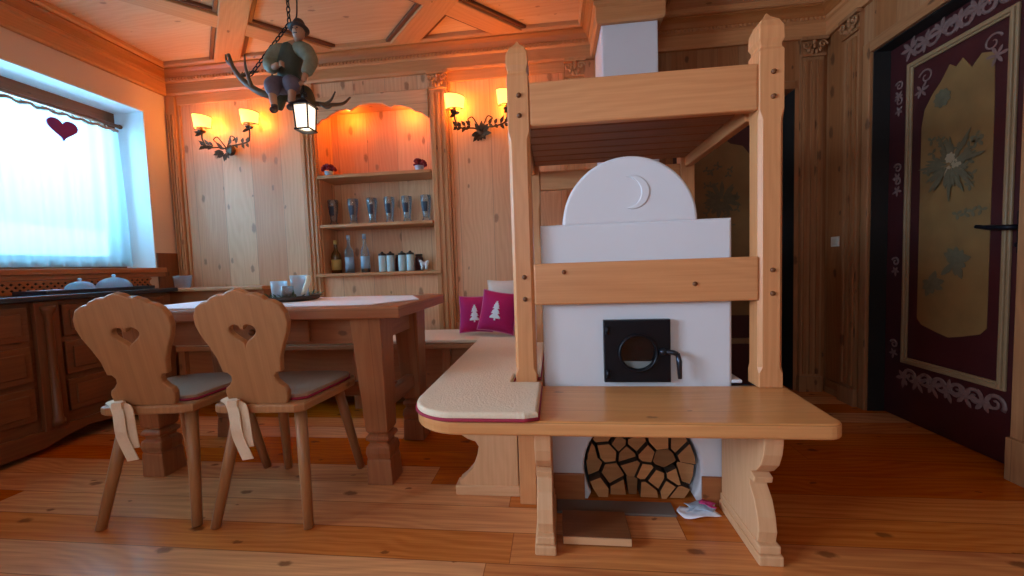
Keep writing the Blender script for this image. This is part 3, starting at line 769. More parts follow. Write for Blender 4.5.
# ------------------------------------------------------------------ wall bench and cushions
wb = thing('wall_bench', 'reddish brown pine bench fixed along the back wall below the shelf niche', 'bench', (-1.4, 2.55, 0))
MB().b2(-2.60, -.07, 2.345, 2.755, .40, .432, g=0).build('seat_board', M_WBENCH, wb, bevel=.006)
MB().b2(-2.58, -.09, 2.43, 2.46, .09, .40, g=0).build('front_panel', M_WBENCH, wb, bevel=.004)
for x in (-2.55, -1.95, -1.3, -.7, -.15): MB().b2(x-.025, x+.025, 2.40, 2.75, 0, .399, g=2).build('leg', M_WBENCH, wb, bevel=.004)
wc = thing('bench_cushion', 'long cream seat pad lying on the bench along the back wall', 'cushion', (-1.5, 2.55, .433))
MB().shape([rrect(-2.58, -.10, 2.35, 2.745, .02)], .024, T(0, 0, .446), .009, g=0, res=3).build('pad', M_CREAM2, wc)

def pillow(name, label, c, w, h, t, mat, rot, motif=None, group=None):
    th = thing(name, label, 'cushion', c, group)
    m = MB(); n = 18
    def P(u, v, k):
        e = max(0, (1-abs(u)**2.6))*max(0, (1-abs(v)**2.6)); z = t/2*e**.55
        s = 1 - .06*(1-abs(u))*0
        return V((u*w/2*(1-.05*v*v*0+.0), k*z, v*h/2))
    R = T(*c) @ rot
    for k in (-1, 1):
        vs = []; fs = []
        for j in range(n+1):
            for i in range(n+1):
                u, v = -1+2*i/n, -1+2*j/n
                u2 = u*(1-.07*(1-v*v)); v2 = v*(1-.07*(1-u*u))
                p = P(u, v, k); vs.append((u2*w/2, p.y, v2*h/2))
        for j in range(n):
            for i in range(n):
                a = j*(n+1)+i; q = (a, a+1, a+n+2, a+n+1); fs.append(q if k < 0 else q[::-1])
        m.add(vs, fs, 0, 0, True, R)
    b = m.build('cover', mat, th)
    rim = []
    for i in range(4*n):
        s_, q = divmod(i, n); x = -1+2*q/n
        u, v = [(x, -1), (1, x), (-x, 1), (-1, -x)][s_]
        rim.append(R @ V((u*(1-.07*(1-v*v))*w/2, 0, v*(1-.07*(1-u*u))*h/2)))
    MB().tube(rim, .004, 6, closed=True).build('piping', mat if not motif else plain('pink_cord', srgb(206, 110, 150), .9), th)
    if motif:
        mm = MB(); N = 40; vs = []; fs = []; idx = {}
        def surf(u, v): 
            p = P(u, v, -1); return V((u*(1-.07*(1-v*v))*w/2, p.y-.004, v*(1-.07*(1-u*u))*h/2))
        for j in range(N):
            for i in range(N):
                u, v = -1+2*(i+.5)/N, -1+2*(j+.5)/N
                if motif(u, v):
                    q = []
                    for a, b_ in ((i, j), (i+1, j), (i+1, j+1), (i, j+1)):
                        if (a, b_) not in idx: idx[(a, b_)] = len(vs); vs.append(surf(-1+2*a/N, -1+2*b_/N))
                        q.append(idx[(a, b_)])
                    fs.append(tuple(q))
        mm.add(vs, fs, 0, 0, True, R)
        o = mm.build('motif', M_WCLOTH, b); s2 = o.modifiers.new('t', 'SOLIDIFY'); s2.thickness = .002
    return th
def tree(u, v):
    u = u + .05; v = v - .02
    if -.52 < v < -.42: return abs(u) < .07
    for z0, z1, w0 in ((-.44, -.08, .36), (-.16, .18, .27), (.08, .50, .20)):
        if z0 <= v <= z1 and abs(u) < w0*(1-(v-z0)/(z1-z0)*.88): return True
    return False
def swirl(u, v):
    r = math.hypot(u+.15, v-.1); r2 = math.hypot(u-.55, v-.1)
    return .36 < r < .50 and v > -.2 or .36 < r2 < .48 and v > -.2
pillow('throw_cushion', 'magenta cushion with a white fir tree, upright at the left of the pair', (-.525, 2.53, .59), .215, .24, .10, M_MAG, RZ(.12) @ RX(-.22), tree, 'magenta fir tree cushions on the corner bench')
pillow('throw_cushion', 'magenta fir tree cushion tilted sideways beside the tall bed post', (-.365, 2.46, .61), .235, .26, .11, M_MAG, RZ(-.05) @ RX(-.25) @ RY(.16), tree, 'magenta fir tree cushions on the corner bench')
pillow('throw_cushion', 'white cushion with dark red curls standing behind the magenta ones', (-.34, 2.655, .655), .25, .30, .09, plain('white_linen', srgb(226, 214, 200), .9, noise=.06, scale=80), RX(-.16), None)

# ------------------------------------------------------------------ dining table
TX0, TX1, TY0, TY1 = -1.93, -.598, 1.445, 2.06
tab = thing('dining_table', 'brown wooden dining table with splayed block legs and white runner', 'table', (-1.26, 1.75, 0))
MB().b2(TX0, TX1, TY0, TY1, .712, .76, g=0).build('tabletop', M_TABLE, tab, bevel=.006)
ap = MB()
ap.b2(TX0+.16, TX1-.16, TY0+.085, TY0+.11, .60, .712, g=0); ap.b2(TX0+.16, TX1-.16, TY1-.11, TY1-.085, .60, .712, g=0)
for x in (TX0+.14, TX1-.165): ap.b2(x, x+.025, TY0+.10, TY1-.10, .60, .712, g=1)
ap.build('apron', M_TABLE, tab, bevel=.004)
dr = MB().b2(TX0+.42, TX1-.42, TY0+.07, TY0+.0849, .612, .703, g=0).build('drawer', M_TABLE, tab, bevel=.004)
MB().ball(((TX0+TX1)/2, TY0+.058, .657), .014).build('knob', M_CHEST, dr)
def leg(xt, yt_, xb, yb):
    def sq(z, h, k=1.0):
        f = (.712-z)/.712; cx, cy = xt+(xb-xt)*f, yt_+(yb-yt_)*f
        return [(cx-h, cy-h*k, z), (cx+h, cy-h*k, z), (cx+h, cy+h*k, z), (cx-h, cy+h*k, z)]
    m = MB()
    m.loft([sq(.712, .064), (sq(.235, .048)), sq(.222, .042)], g=2)
    m.loft([sq(.222, .036), sq(.21, .048), sq(.195, .052), sq(.185, .040), sq(.175, .038), sq(.165, .050), sq(.14, .054), sq(.12, .050), sq(.112, .05)], g=2)
    s = 1 if yb > yt_ else -1
    f = .84; cx, cy = xt+(xb-xt)*.95, yt_+(yb-yt_)*.95
    m.loft([sq(.112, .05), sq(.10, .052), sq(.0, .056)], g=2)
    return m.build('leg', M_TABLE, tab, bevel=.005)
for xt, xb in ((-.758, -.752), (-1.79, -1.83)):
    leg(xt, TY0+.10, xb+.0, 1.585 if xt > -1 else 1.60); leg(xt, TY1-.10, xb-.01, 2.01)
st = MB().b2(-1.79, -.765, 1.765, 1.795, .30, .37, g=0)
for x in (-.76, -1.83): st.b2(x-.02, x+.02, 1.62, 1.98, .29, .36, g=1)
st.build('stretcher', M_TABLE, tab, bevel=.005)

# runner: thin cloth with pointed end and a dropped edge
run = MB()
ro = [(-1.90, 1.53), (-1.0, 1.50), (-.74, 1.52), (-.615, 1.72), (-.73, 1.95), (-1.0, 1.98), (-1.90, 1.98)]
run.shape([ro], .004, T(0, 0, .7625), .001, g=0)
tag(run.build('table_runner', M_WCLOTH, origin=(-1.26, 1.75, .76)), 'white table runner with pointed end on the dining table', 'table runner')
# tray with glasses and greens
TRX, TRY = -1.29, 1.80
tray = thing('serving_tray', 'dark round tray with greenery on the white table runner', 'tray', (TRX, TRY, .765))
MB().lathe([(0, .766), (.115, .766), (.125, .772), (.135, .79), (.13, .79), (.12, .776), (0, .772)], 28, T(TRX, TRY, 0)).build('dish', plain('dark_tray', srgb(66, 52, 46), .5), tray)
gr = MB()
for i in range(60):
    a = rnd.uniform(0, 2*PI); r = rnd.uniform(.085, .135); L = rnd.uniform(.025, .05)
    p = V((TRX+r*math.cos(a), TRY+r*math.sin(a), .783)); d = V((math.cos(a+rnd.uniform(-1, 1)), math.sin(a+rnd.uniform(-1, 1)), rnd.uniform(-.05, .8))).normalized()
    sd = d.cross(V((0, 0, 1))).normalized()*.006
    gr.add([p, p+d*L*.5+sd, p+d*L, p+d*L*.5-sd+V((0, 0, .002))], [(0, 1, 2, 3)], 0, 0)
gg_ = gr.build('greenery', M_LEAFG, tray); gg_['kind'] = 'stuff'
def tumbler(x, y, z, r, h, label, name='glass_tumbler', mat=None, fill=None, r2=None, group=None, cat='glass'):
    r2 = r2 or r*.88
    t = thing(name, label, cat, (x, y, z), group)
    MB().lathe([(0.001, .001), (r2, .001), (r, h), (r-.003, h), (r2-.003, .006), (.001, .006)], 20, T(x, y, z)).build('bowl', mat or M_GLASS, t)
    if fill: MB().lathe([(.001, .007), (r2-.004, .007), (r2-.002, h*.45), (.001, h*.45)], 16, T(x, y, z)).build('candle', fill, t)
    return t
GG = 'glass candle holders on the tray'
tumbler(TRX-.045, TRY-.02, .777, .036, .085, 'bluish glass tumbler at the left on the dark tray', mat=M_GLASSB, group=GG)
tumbler(TRX+.035, TRY+.02, .777, .042, .11, 'tallest bluish glass tumbler in the middle of the tray', mat=M_GLASSB, group=GG)
tumbler(TRX+.022, TRY-.056, .7785, .028, .06, 'small amber candle glass at the front of the tray', mat=M_GLASS, fill=M_PEACH, group=GG)
tag(MB().tube(spline([(TRX+.085, TRY-.03, .792), (TRX+.10, TRY-.01, .86), (TRX+.095, TRY, .88)], 4), .012, 8).build('taper_candle', plain('pale_wax', srgb(226, 214, 190), .5), origin=(TRX+.09, TRY-.02, .785)), 'pale candle stub at the right rim of the tray', 'candle')

# ------------------------------------------------------------------ chairs
def chair(label):
    t = thing('farmhouse_chair', label, 'chair', (0, 0, 0), 'heart backed chairs at the table')
    so = [(-.135, -.20), (.135, -.20), (.165, -.185), (.195, .02), (.205, .12), (.18, .175), (.12, .20), (0, .21), (-.12, .20), (-.18, .175), (-.205, .12), (-.195, .02), (-.165, -.185)]
    MB().shape([so], .032, T(0, 0, .425), .008, g=1, res=3).build('seat', M_CHAIR, t)
    for sx, sy, top in ((-1, -1, (-.115, -.13)), (1, -1, (.115, -.13)), (-1, 1, (-.125, .12)), (1, 1, (.125, .12))):
        bx_, by = sx*.172, (-.215 if sy < 0 else .205)
        P = [V((top[0], top[1], .418)), V((top[0]+(bx_-top[0])*.5, top[1]+(by-top[1])*.5, .21)), V((bx_, by, 0.003))]
        MB().tube(P, [.021, .019, .016], 10).build('leg', M_CHAIR, t)
    # backrest, reclined
    half = [(.100, .0), (.108, .02), (.112, .045), (.106, .062), (.092, .072), (.080, .088), (.078, .105), (.088, .118), (.104, .120), (.106, .135), (.112, .17), (.130, .215), (.150, .255), (.160, .29), (.158, .322), (.143, .352), (.122, .366), (.100, .370), (.088, .382), (.062, .392), (.040, .392), (.022, .402)]
    ol = half + [(0, .408)] + [(-x, z) for x, z in half[::-1]]
    ol = [(x*1.02, z*1.035) for x, z in ol]
    heart = []
    for i in range(36):
        a = 2*PI*i/36; x = 16*math.sin(a)**3; z = 13*math.cos(a)-5*math.cos(2*a)-2*math.cos(3*a)-math.cos(4*a)
        heart.append((x*.0029, .268 + z*.0025))
    R = T(0, -.175, .441) @ RX(.20) @ XZ
    MB().shape([ol, heart[::-1]], .024, R, .005, g=1, res=2).build('backrest', M_CHAIR, t)
    co = [(-.12, -.155), (.12, -.155), (.15, -.14), (.178, .03), (.185, .11), (.165, .155), (.11, .175), (0, .185), (-.11, .175), (-.165, .155), (-.185, .11), (-.178, .03), (-.15, -.14)]
    cu = MB().shape([co], .020, T(0, 0, .452), .008, g=1, res=3).build('seat_pad', M_PADB, t)
    MB().tube([(x, y, .446) for x, y in co], .005, 6, closed=True).build('piping', M_RED, cu)
    tie = MB()
    # ribbon round the foot of the backrest and two hanging tails
    def strip(pts, w, dirn):
        L = []; 
        for p in spline(pts, 5): L.append(p)
        a = [p - V(dirn)*w/2 for p in L]; b = [p + V(dirn)*w/2 for p in L]
        n = len(L); off = V((0, .003, 0))
        secs = [[a[i], b[i], b[i]+off, a[i]+off] for i in range(n)]
        tie.loft(secs, g=2, smooth=False)
    strip([(-.118, -.150, .462), (-.122, -.188, .458), (-.085, -.212, .452), (-.065, -.224, .42), (-.055, -.232, .37), (-.05, -.229, .33), (-.020, -.232, .26)], .040, (1, 0, .15))
    strip([(-.118, -.160, .465), (-.08, -.204, .460), (-.045, -.212, .447), (-.030, -.219, .41), (-.022, -.224, .36), (-.018, -.222, .30)], .030, (1, 0, .1))
    tie.box((-.072, -.212, .452), (.034, .018, .024))
    tie.build('tie', M_CREAM2, cu)
    return t
c2 = chair('heart backed wooden chair standing in front of the table, nearer the bench')
c1 = copy_tree(c2)
c2.location = (-1.068, 1.455, 0); c2.rotation_euler = (0, 0, math.radians(3))
c1['label'] = 'heart backed wooden chair next to the dark window chest'
c1.location = (-1.503, 1.43, 0); c1.rotation_euler = (0, 0, math.radians(7))

# ------------------------------------------------------------------ window chest, ledge and what stands on it
ch = thing('sideboard', 'dark brown carved wooden chest with drawers under the window', 'sideboard', (-2.78, 1.4, 0))
CX = -2.65
b = MB().b2(-2.90, CX-.012, .72, 2.46, .10, .795, g=1)
b.build('body', M_CHEST, ch, bevel=.004)
for y0, y1 in ((.80, 1.22), (1.36, 1.70), (1.84, 2.40)):
    for z0, z1 in ((.60, .77), (.39, .57), (.19, .36)):
        m = MB().b2(CX-.0121, CX+.004, y0, y1, z0, z1, g=1).b2(CX+.004, CX+.012, y0+.03, y1-.03, z0+.03, z1-.03, g=1)
        dw = m.build('drawer', M_CHEST, ch, bevel=.004)
        MB().ball((CX+.024, (y0+y1)/2, (z0+z1)/2), .013, 10, 7).build('knob', M_BRONZE, dw)
for y in (1.29, 1.77):
    c = MB().b2(CX-.0121, CX+.014, y-.05, y+.05, .12, .795, g=2)
    col = c.build('stile', M_CHEST, ch, bevel=.003)
    MB().lathe([(.026, .14), (.026, .17), (.019, .18), (.017, .45), (.015, .72), (.022, .735), (.03, .75), (.03, .77)], 14, T(CX+.02, y, 0)).build('column', M_CHEST, col)
apo = [(.72, .13), (.72, .03), (.95, .03), (1.10, .07), (1.25, .03), (1.55, .03), (1.72, .035), (1.80, .06), (1.92, .085), (2.05, .07), (2.2, .03), (2.46, .03), (2.46, .13)]
MB().shape([apo], .03, T(CX-.01, 0, 0) @ YZ, .004, g=0).build('apron', M_CHEST, ch)
for y in (.80, 2.40):
    for x in (-2.86, -2.70): MB().b2(x-.03, x+.03, y-.03, y+.03, 0, .10).build('foot', M_CHEST, ch, bevel=.004)
tag(MB().b2(-2.915, -2.615, .72, 2.48, .797, .826, g=1).build('countertop', M_COUNT, origin=(-2.77, 1.4, .797), bevel=.006), 'dark glossy slab lying on the chest below the window', 'countertop')
# radiator lattice between slab and sill
lat = thing('radiator_grille', 'brown wooden lattice grille between the window sill and dark slab', 'grille', (-2.90, 1.6, .827))
lm = MB()
lm.b2(-2.912, -2.906, .74, 2.55, .830, .842, g=1); lm.b2(-2.912, -2.906, .74, 2.55, .892, .903, g=1)
y = .76
while y < 2.53:
    for s in (-1, 1): lm.box((-2.909+.001*s, y, .867), (.005, .011, .085), RX(s*PI/4), g=2)
    y += .034
lm.build('lattice', M_WBENCH, lat)
MB().b2(-2.9195, -2.914, .74, 2.55, .828, .904).build('backing', M_DARK, lat)
led = thing('corner_ledge', 'reddish wooden corner ledge between window and pale wall panel', 'ledge', (-2.6, 2.6, 0))
MB().b2(-2.895, -2.05, 2.565, 2.755, .79, .815, g=0).build('top_board', M_TRIM, led, bevel=.005)
MB().b2(-2.895, -2.07, 2.60, 2.75, .475, .79, g=0).build('front_panel', M_WBENCH, led, bevel=.004)
MB().b2(-2.895, -2.62, 2.61, 2.74, 0, .475, g=2).build('base', M_WBENCH, led, bevel=.004)
tumbler(-2.765, 2.66, .8155, .062, .092, 'clear glass bowl standing on the wooden corner ledge', 'glass_bowl', M_GLASS, None, .046, None, 'bowl')
tr = thing('tray', 'black rectangular tray on the dark slab under the window', 'tray', (-2.76, 2.07, .8265))
m = MB().b2(-2.87, -2.66, 1.79, 2.36, .827, .833, g=1)
for y0, y1, x0, x1 in ((1.79, 1.798, -2.87, -2.66), (2.352, 2.36, -2.87, -2.66), (1.798, 2.352, -2.87, -2.862), (1.798, 2.352, -2.668, -2.66)): m.b2(x0, x1, y0, y1, .833, .848)
m.build('pan', plain('black_lacquer', srgb(34, 36, 48), .3), tr, bevel=.002)
def cloche(x, y, z, r, h, label):
    t = thing('glass_cloche', label, 'cake dome', (x, y, z), 'glass domed dishes on the black tray')
    MB().lathe([(.001, .001), (r*1.05, .001), (r*1.1, .012), (r*1.06, .012), (.001, .008)], 24, T(x, y, z)).build('dish', M_GLASSB, t)
    dm = MB().lathe([(r, .0125)] + [(r*math.cos(math.radians(a)), .014+h*math.sin(math.radians(a))) for a in range(0, 90, 9)] + [(.001, .014+h)], 24, T(x, y, z)).build('dome', M_GLASSB, t)
    MB().ball((x, y, z+h+.024), .010, 10, 7).build('knob', M_GLASSB, dm)
cloche(-2.765, 2.02, .834, .064, .045, 'smaller glass domed dish on the black tray')
cloche(-2.765, 2.20, .834, .084, .062, 'taller glass domed dish at the far end of the black tray')
nap = thing('napkin_stack', 'folded pale napkins lying at the near end of the black tray', 'napkins', (-2.75, 1.86, .8335))
for i in range(2):
    vs, fs = sheet(-2.81+.005*i, -2.70, 1.81, 1.90, .840+.007*i, .003, 8+i, 6, 6); MB().add(vs, fs, 0, 0, True).build('napkin', [M_WCLOTH, M_STONE][i == 0], nap)

# ------------------------------------------------------------------ curtain
rod = thing('curtain_rod', 'dark wooden curtain rod across the top of the window', 'curtain rod', (XL-.17, 1.68, 1.99))
MB().tube([(XL-.185, .80, 1.995), (XL-.185, 2.595, 1.995)], .012, 10).build('pole', M_CHEST, rod)
for y in (.79, 2.598): MB().ball((XL-.185, y, 1.995), .016, 10, 8).build('finial', M_CHEST, rod)
def curtain(name, label, y0, y1, z0, z1, amp, flare=0.0, fold=.085, x=XL-.185):
    n = int((y1-y0)/.010); k = 18; vs = []; fs = []
    for j in range(k+1):
        t = j/k; z = z1+(z0-z1)*t
        for i in range(n+1):
            y = y0+(y1-y0)*i/n + flare*t**1.5*(i/n)
            a = amp*(.55+.45*t)*math.sin(2*PI*y/fold + 1.2*math.sin(y*5+t)) + amp*.4*math.sin(y*31+1)
            vs.append((x+.034+a, y, z + (.008*math.sin(2*PI*y/fold) if j == 0 else 0)))
    for j in range(k):
        for i in range(n):
            a = j*(n+1)+i; fs.append((a, a+1, a+n+2, a+n+1))
    m = MB(); m.add(vs, fs, 2, 0, True)
    t = thing(name, label, 'curtain', (x, (y0+y1)/2, z0))
    m.build('cloth', M_SHEER, t)
    hd = MB()
    n2 = int((y1-y0)/.05)
    vs = []
    pts = [(x+.034+amp*.6*math.sin(2*PI*(y0+(y1-y0)*i/n)/fold), y0+(y1-y0)*i/n, z1+.004+.006*math.sin(i*.7)) for i in range(0, n+1, 2)]
    hd.tube(pts, .010, 6)
    for i in range(n2): hd.tube([(x, y0+.05*i+.02, z1+.03), (x+.02, y0+.05*i+.02, z1+.012), (x+.034, y0+.05*i+.02, z1)], .004, 6)
    hd.build('heading', plain('taupe_heading', srgb(150, 128, 112), .9, noise=.3, scale=80), t)
    return t
curtain('sheer_curtain', 'white sheer curtain hanging across the bright window', .79, 2.555, .985, 1.945, .012, .03)
hs = []
for i in range(40):
    a = 2*PI*i/40; xx = 16*math.sin(a)**3; zz = 13*math.cos(a)-5*math.cos(2*a)-2*math.cos(3*a)-math.cos(4*a)
    hs.append((2.19 + xx*.0050, 1.835 + zz*.0046))
tag(MB().shape([hs], .010, T(XL-.122, .02, .015) @ YZ, .004, g=1).build('heart_ornament', plain('plum_felt', srgb(128, 44, 104), .9, noise=.1, scale=80), origin=(XL-.122, 2.21, 1.80)), 'plum red felt heart hanging on the window curtain', 'ornament')

# ------------------------------------------------------------------ niche contents
NY = YB + .085
def nx(px):  return px
gx = [-1.675, -1.515, -1.365, -1.228, -1.092, -.945]
GN = ['leftmost', 'second from the left', 'third from the left', 'fourth from the left', 'fifth from the left', 'rightmost']
M_LAB = plain('dark_print', srgb(44, 44, 60), .5)
for i, x in enumerate(gx):
    z = SH[1]+.001
    t = thing('beer_glass', 'tall beer glass with dark print, %s on the middle niche shelf' % GN[i], 'glass', (x, NY, z), 'beer glasses on the middle shelf')
    MB().lathe([(.001, .0), (.034, .0), (.033, .012), (.024, .03), (.026, .06), (.034, .12), (.039, .175), (.038, .195), (.036, .195), (.032, .12), (.023, .06), (.021, .035), (.001, .03)], 18, T(x, NY, z)).build('bowl', M_GLASS, t)
    MB().lathe([(.0300, .075), (.0348, .10), (.0385, .145)], 12, T(x, NY, z) , a0=-2.2, a1=-.95).build('print', M_LAB, t)
def bottle(x, h, r, mat, lab, label, nk=.35):
    z = SH[2]+.001
    t = thing('glass_bottle', label, 'bottle', (x, NY, z), 'bottles on the lowest shelf')
    MB().lathe([(.001, 0), (r, 0), (r, h*.50), (r*.85, h*.60), (r*nk*1.2, h*.70), (r*nk, h*.76), (r*nk, h*.97), (r*nk*1.1, h), (.001, h)], 18, T(x, NY, z)).build('body', mat, t)
    MB().lathe([(r+.0008, h*.10), (r+.0008, h*.42)], 16, T(x, NY, z)).build('label', lab, t)
    MB().lathe([(r*nk*1.15, h*.88), (r*nk*1.2, h*1.005), (.001, h*1.01)], 12, T(x, NY, z)).build('cap', lab, t)
M_GOLD = plain('gold_label', srgb(190, 160, 90), .4)
M_AMB = plain('amber_bottle', srgb(96, 64, 28), .15)
M_BLUE = plain('pale_blue_label', srgb(160, 190, 214), .5)
bottle(-1.675, .25, .036, M_AMB, M_GOLD, 'brown gold labelled bottle, leftmost on the lowest niche shelf')
bottle(-1.568, .285, .033, M_GLASSB, M_BLUE, 'clear pale blue bottle beside the brown bottle on lowest shelf')
bottle(-1.440, .29, .033, M_GLASS, M_BLUE, 'tallest clear bottle, third from the left on the lowest shelf')
M_TIN = plain('pale_tin', srgb(188, 204, 204), .4)
M_LID = plain('dark_lid', srgb(60, 44, 38), .5)
JN = ['pale storage jar with dark lid, nearest the bottles on lowest shelf', 'pale storage jar with dark lid, second from the bottles', 'pale storage jar with dark lid, third from the bottles', 'pale storage jar with dark lid, nearest the white figurine']
for i, x in enumerate((-1.300, -1.236, -1.145, -1.081)):
    z = SH[2]+.001
    t = thing('storage_jar', JN[i], 'jar', (x, NY-.01, z), 'lidded jars on the lowest shelf')
    MB().lathe([(.001, 0), (.027, 0), (.028, .01), (.028, .115), (.025, .122), (.001, .122)], 18, T(x, NY-.01, z)).build('body', M_TIN, t)
    MB().lathe([(.029, .1225), (.029, .135), (.012, .140), (.008, .15), (.001, .152)], 16, T(x, NY-.01, z)).build('lid', M_LID, t)
for i, x in enumerate((-1.19, -1.032)):
    z = SH[2]+.001
    t = thing('storage_jar', ['dark red jar standing between the two pairs of pale jars', 'dark red jar beside the small white figurine'][i], 'jar', (x, NY+.045, z), 'lidded jars on the lowest shelf')
    MB().lathe([(.001, 0), (.03, 0), (.031, .09), (.026, .11), (.001, .11)], 16, T(x, NY+.045, z)).build('body', plain('maroon_jar', srgb(74, 32, 34), .3), t)
    MB().lathe([(.027, .111), (.027, .125), (.001, .127)], 14, T(x, NY+.045, z)).build('lid', M_LID, t)
fg = MB(); z = SH[2]
fg.skin([(-.955, NY-.02, z+.052), (-.985, NY-.02, z+.05), (-1.0, NY-.02, z+.075), (-1.012, NY-.02, z+.072), (-.99, NY-.03, z+.006), (-.99, NY-.01, z+.006), (-.955, NY-.03, z+.006), (-.955, NY-.01, z+.006), (-.935, NY-.02, z+.075)],
        [(0, 1), (1, 2), (2, 3), (1, 4), (1, 5), (0, 6), (0, 7), (0, 8)], [.016, .015, .012, .007, .006, .006, .006, .006, .006], 1)
tag(fg.build('figurine', plain('white_porcelain', srgb(228, 228, 232), .3), origin=(-.97, NY-.02, z)), 'small white animal figurine at the right end of the lowest niche shelf', 'figurine')
for x, lab in ((-1.655, 'small pot of wine red flowers at the left end of top niche shelf'), (-.96, 'small pot of wine red flowers at the right end of top niche shelf')):
    z = SH[0]+.001
    t = thing('flower_pot', lab, 'flower pot', (x, (YB+.02), z), 'red flowers on the top shelf')
    MB().lathe([(.001, 0), (.026, 0), (.034, .035), (.031, .035), (.024, .006), (.001, .006)], 16, T(x, (YB+.02), z)).build('pot', M_BLUE, t)
    m = MB()
    for i in range(34):
        a = rnd.uniform(0, 2*PI); e = rnd.uniform(.1, 1.4); r = .046
        m.ball((x+r*math.cos(a)*math.cos(e), (YB+.02)+r*math.sin(a)*math.cos(e), z+.04+.04*math.sin(e)), rnd.uniform(.009, .014), 7, 5)
    m.build('flowers', M_FLOWER, t)

# ------------------------------------------------------------------ wall sconces
def leafm(m, p, d, L, w):
    d = V(d).normalized(); sd = d.cross(V((0, 1, .2))).normalized()*w/2; p = V(p)
    n = V((0, -.004, 0))
    pts = [p, p+d*L*.35+sd+n, p+d*L*.7+sd*.7, p+d*L, p+d*L*.7-sd*.7, p+d*L*.35-sd+n]
    m.loft([pts, [q+V((0, .002, 0)) for q in pts]], g=2)
def sconce(label, cx, cz, shades):
    t = thing('wall_sconce', label, 'wall lamp', (cx, YB-.03, cz), 'twin shade wall lamps on the panelling')
    cy = YB - .05
    fr = MB()
    fr.lathe([(.001, 0), (.04, 0), (.034, .012), (.001, .016)], 16, T(cx, YB-.014, cz) @ RX(PI/2))
    rr = random.Random(int(abs(cx)*100))
    sy = YB-.125
    for k, (x, z) in enumerate(shades):
        s = 1 if x > cx else -1
        P = spline([(cx, cy, cz), (cx+s*.05, cy-.02, cz+.01), (cx+s*.11, sy, cz-.005), (x-s*.02, sy, cz+.015), (x, sy, cz+.06), (x, sy, z-.075)], 6)
        fr.tube(P, .0055, 7)
        fr.tube(spline([(cx, cy, cz), (cx+s*.03, cy-.01, cz+.05), (cx+s*.055, cy-.02, cz+.085), (cx+s*.085, cy-.02, cz+.07), (cx+s*.07, cy-.02, cz+.05)], 5), .0045, 6)
        fr.lathe([(.002, -.082), (.022, -.078), (.026, -.068), (.010, -.062), (.009, -.03), (.001, -.03)], 14, T(x, sy, z))
        fr.tube([(x-.055, sy, z-.052), (x+.055, sy, z-.052)], .003, 6)
    fr.build('bracket', M_BRONZE, t)
    lv = MB()
    for i in range(16):
        a = rr.uniform(0, 2*PI); leafm(lv, (cx+.015*math.cos(a), cy-.02, cz-.02+.015*math.sin(a)), (math.cos(a), -.3, math.sin(a)), rr.uniform(.045, .075), .028)
    for k, (x, z) in enumerate(shades):
        s = 1 if x > cx else -1
        for q in (.35, .55, .75, .9):
            for u in (-1, 1): leafm(lv, (cx+(x-cx)*q, sy, cz+.008), (s*.5, -.3, u*rr.uniform(.4, 1)), rr.uniform(.035, .06), .024)
        for u in range(3): leafm(lv, (x, sy, z-.085), (rr.uniform(-1, 1), -.3, rr.uniform(-.8, .3)), .05, .022)
    lv.build('leaves', M_BRONZE, t)
    for k, (x, z) in enumerate(shades):
        # half round parchment screen, slanted top, in front of the bulb
        vs = []; n = 14
        for j in (0, 1):
            for i in range(n+1):
                a = PI + PI*i/n
                zz = z-.052+.006*(1-i/n) if j == 0 else z+.062-.036*(i/n)
                q = .062 if j == 0 else .072
                vs.append((x+q*math.cos(a), sy+.02+q*.8*math.sin(a), zz))
        fs = [(i, i+1, n+2+i, n+1+i) for i in range(n)]
        m = MB(); m.add(vs, fs, 2, 0, True)
        sh = m.build('lamp_shade', M_SHADE, t); s2 = sh.modifiers.new('t', 'SOLIDIFY'); s2.thickness = .002
        wr = MB(); wr.tube([vs[n+1+i] for i in range(n+1)], .002, 5); wr.tube([vs[i] for i in range(n+1)], .002, 5); wr.tube([vs[0], vs[n+1]], .002, 5); wr.tube([vs[n], vs[2*n+1]], .002, 5)
        wr.build('wire_rim', M_BRONZE, sh)
        lamp('POINT', (x, sy+.055, z+.01), 3.2, (1.0, .29, .025), .02)
def lamp(kind, loc, power, col, size, rot=None, name='bulb_light'):
    l = bpy.data.lights.new(name, kind); l.energy = power; l.color = col
    if kind == 'POINT': l.shadow_soft_size = size
    o = bpy.data.objects.new(name, l); C.objects.link(o); o.location = loc
    if rot: o.rotation_euler = rot
    return o
sconce('bronze leaf wall lamp with two glowing shades on the pale panel by the window', -2.405, 1.835, ((-2.53, 2.02), (-2.155, 2.025)))
sconce('bronze leaf wall lamp with two glowing shades between niche and bed post', -.485, 1.84, ((-.648, 2.015), (-.29, 2.015)))
for x in (-1.53, -1.06): lamp('POINT', (x, YB+.09, 2.075), 2.0, (1.0, .30, .03), .02, name='niche_light')

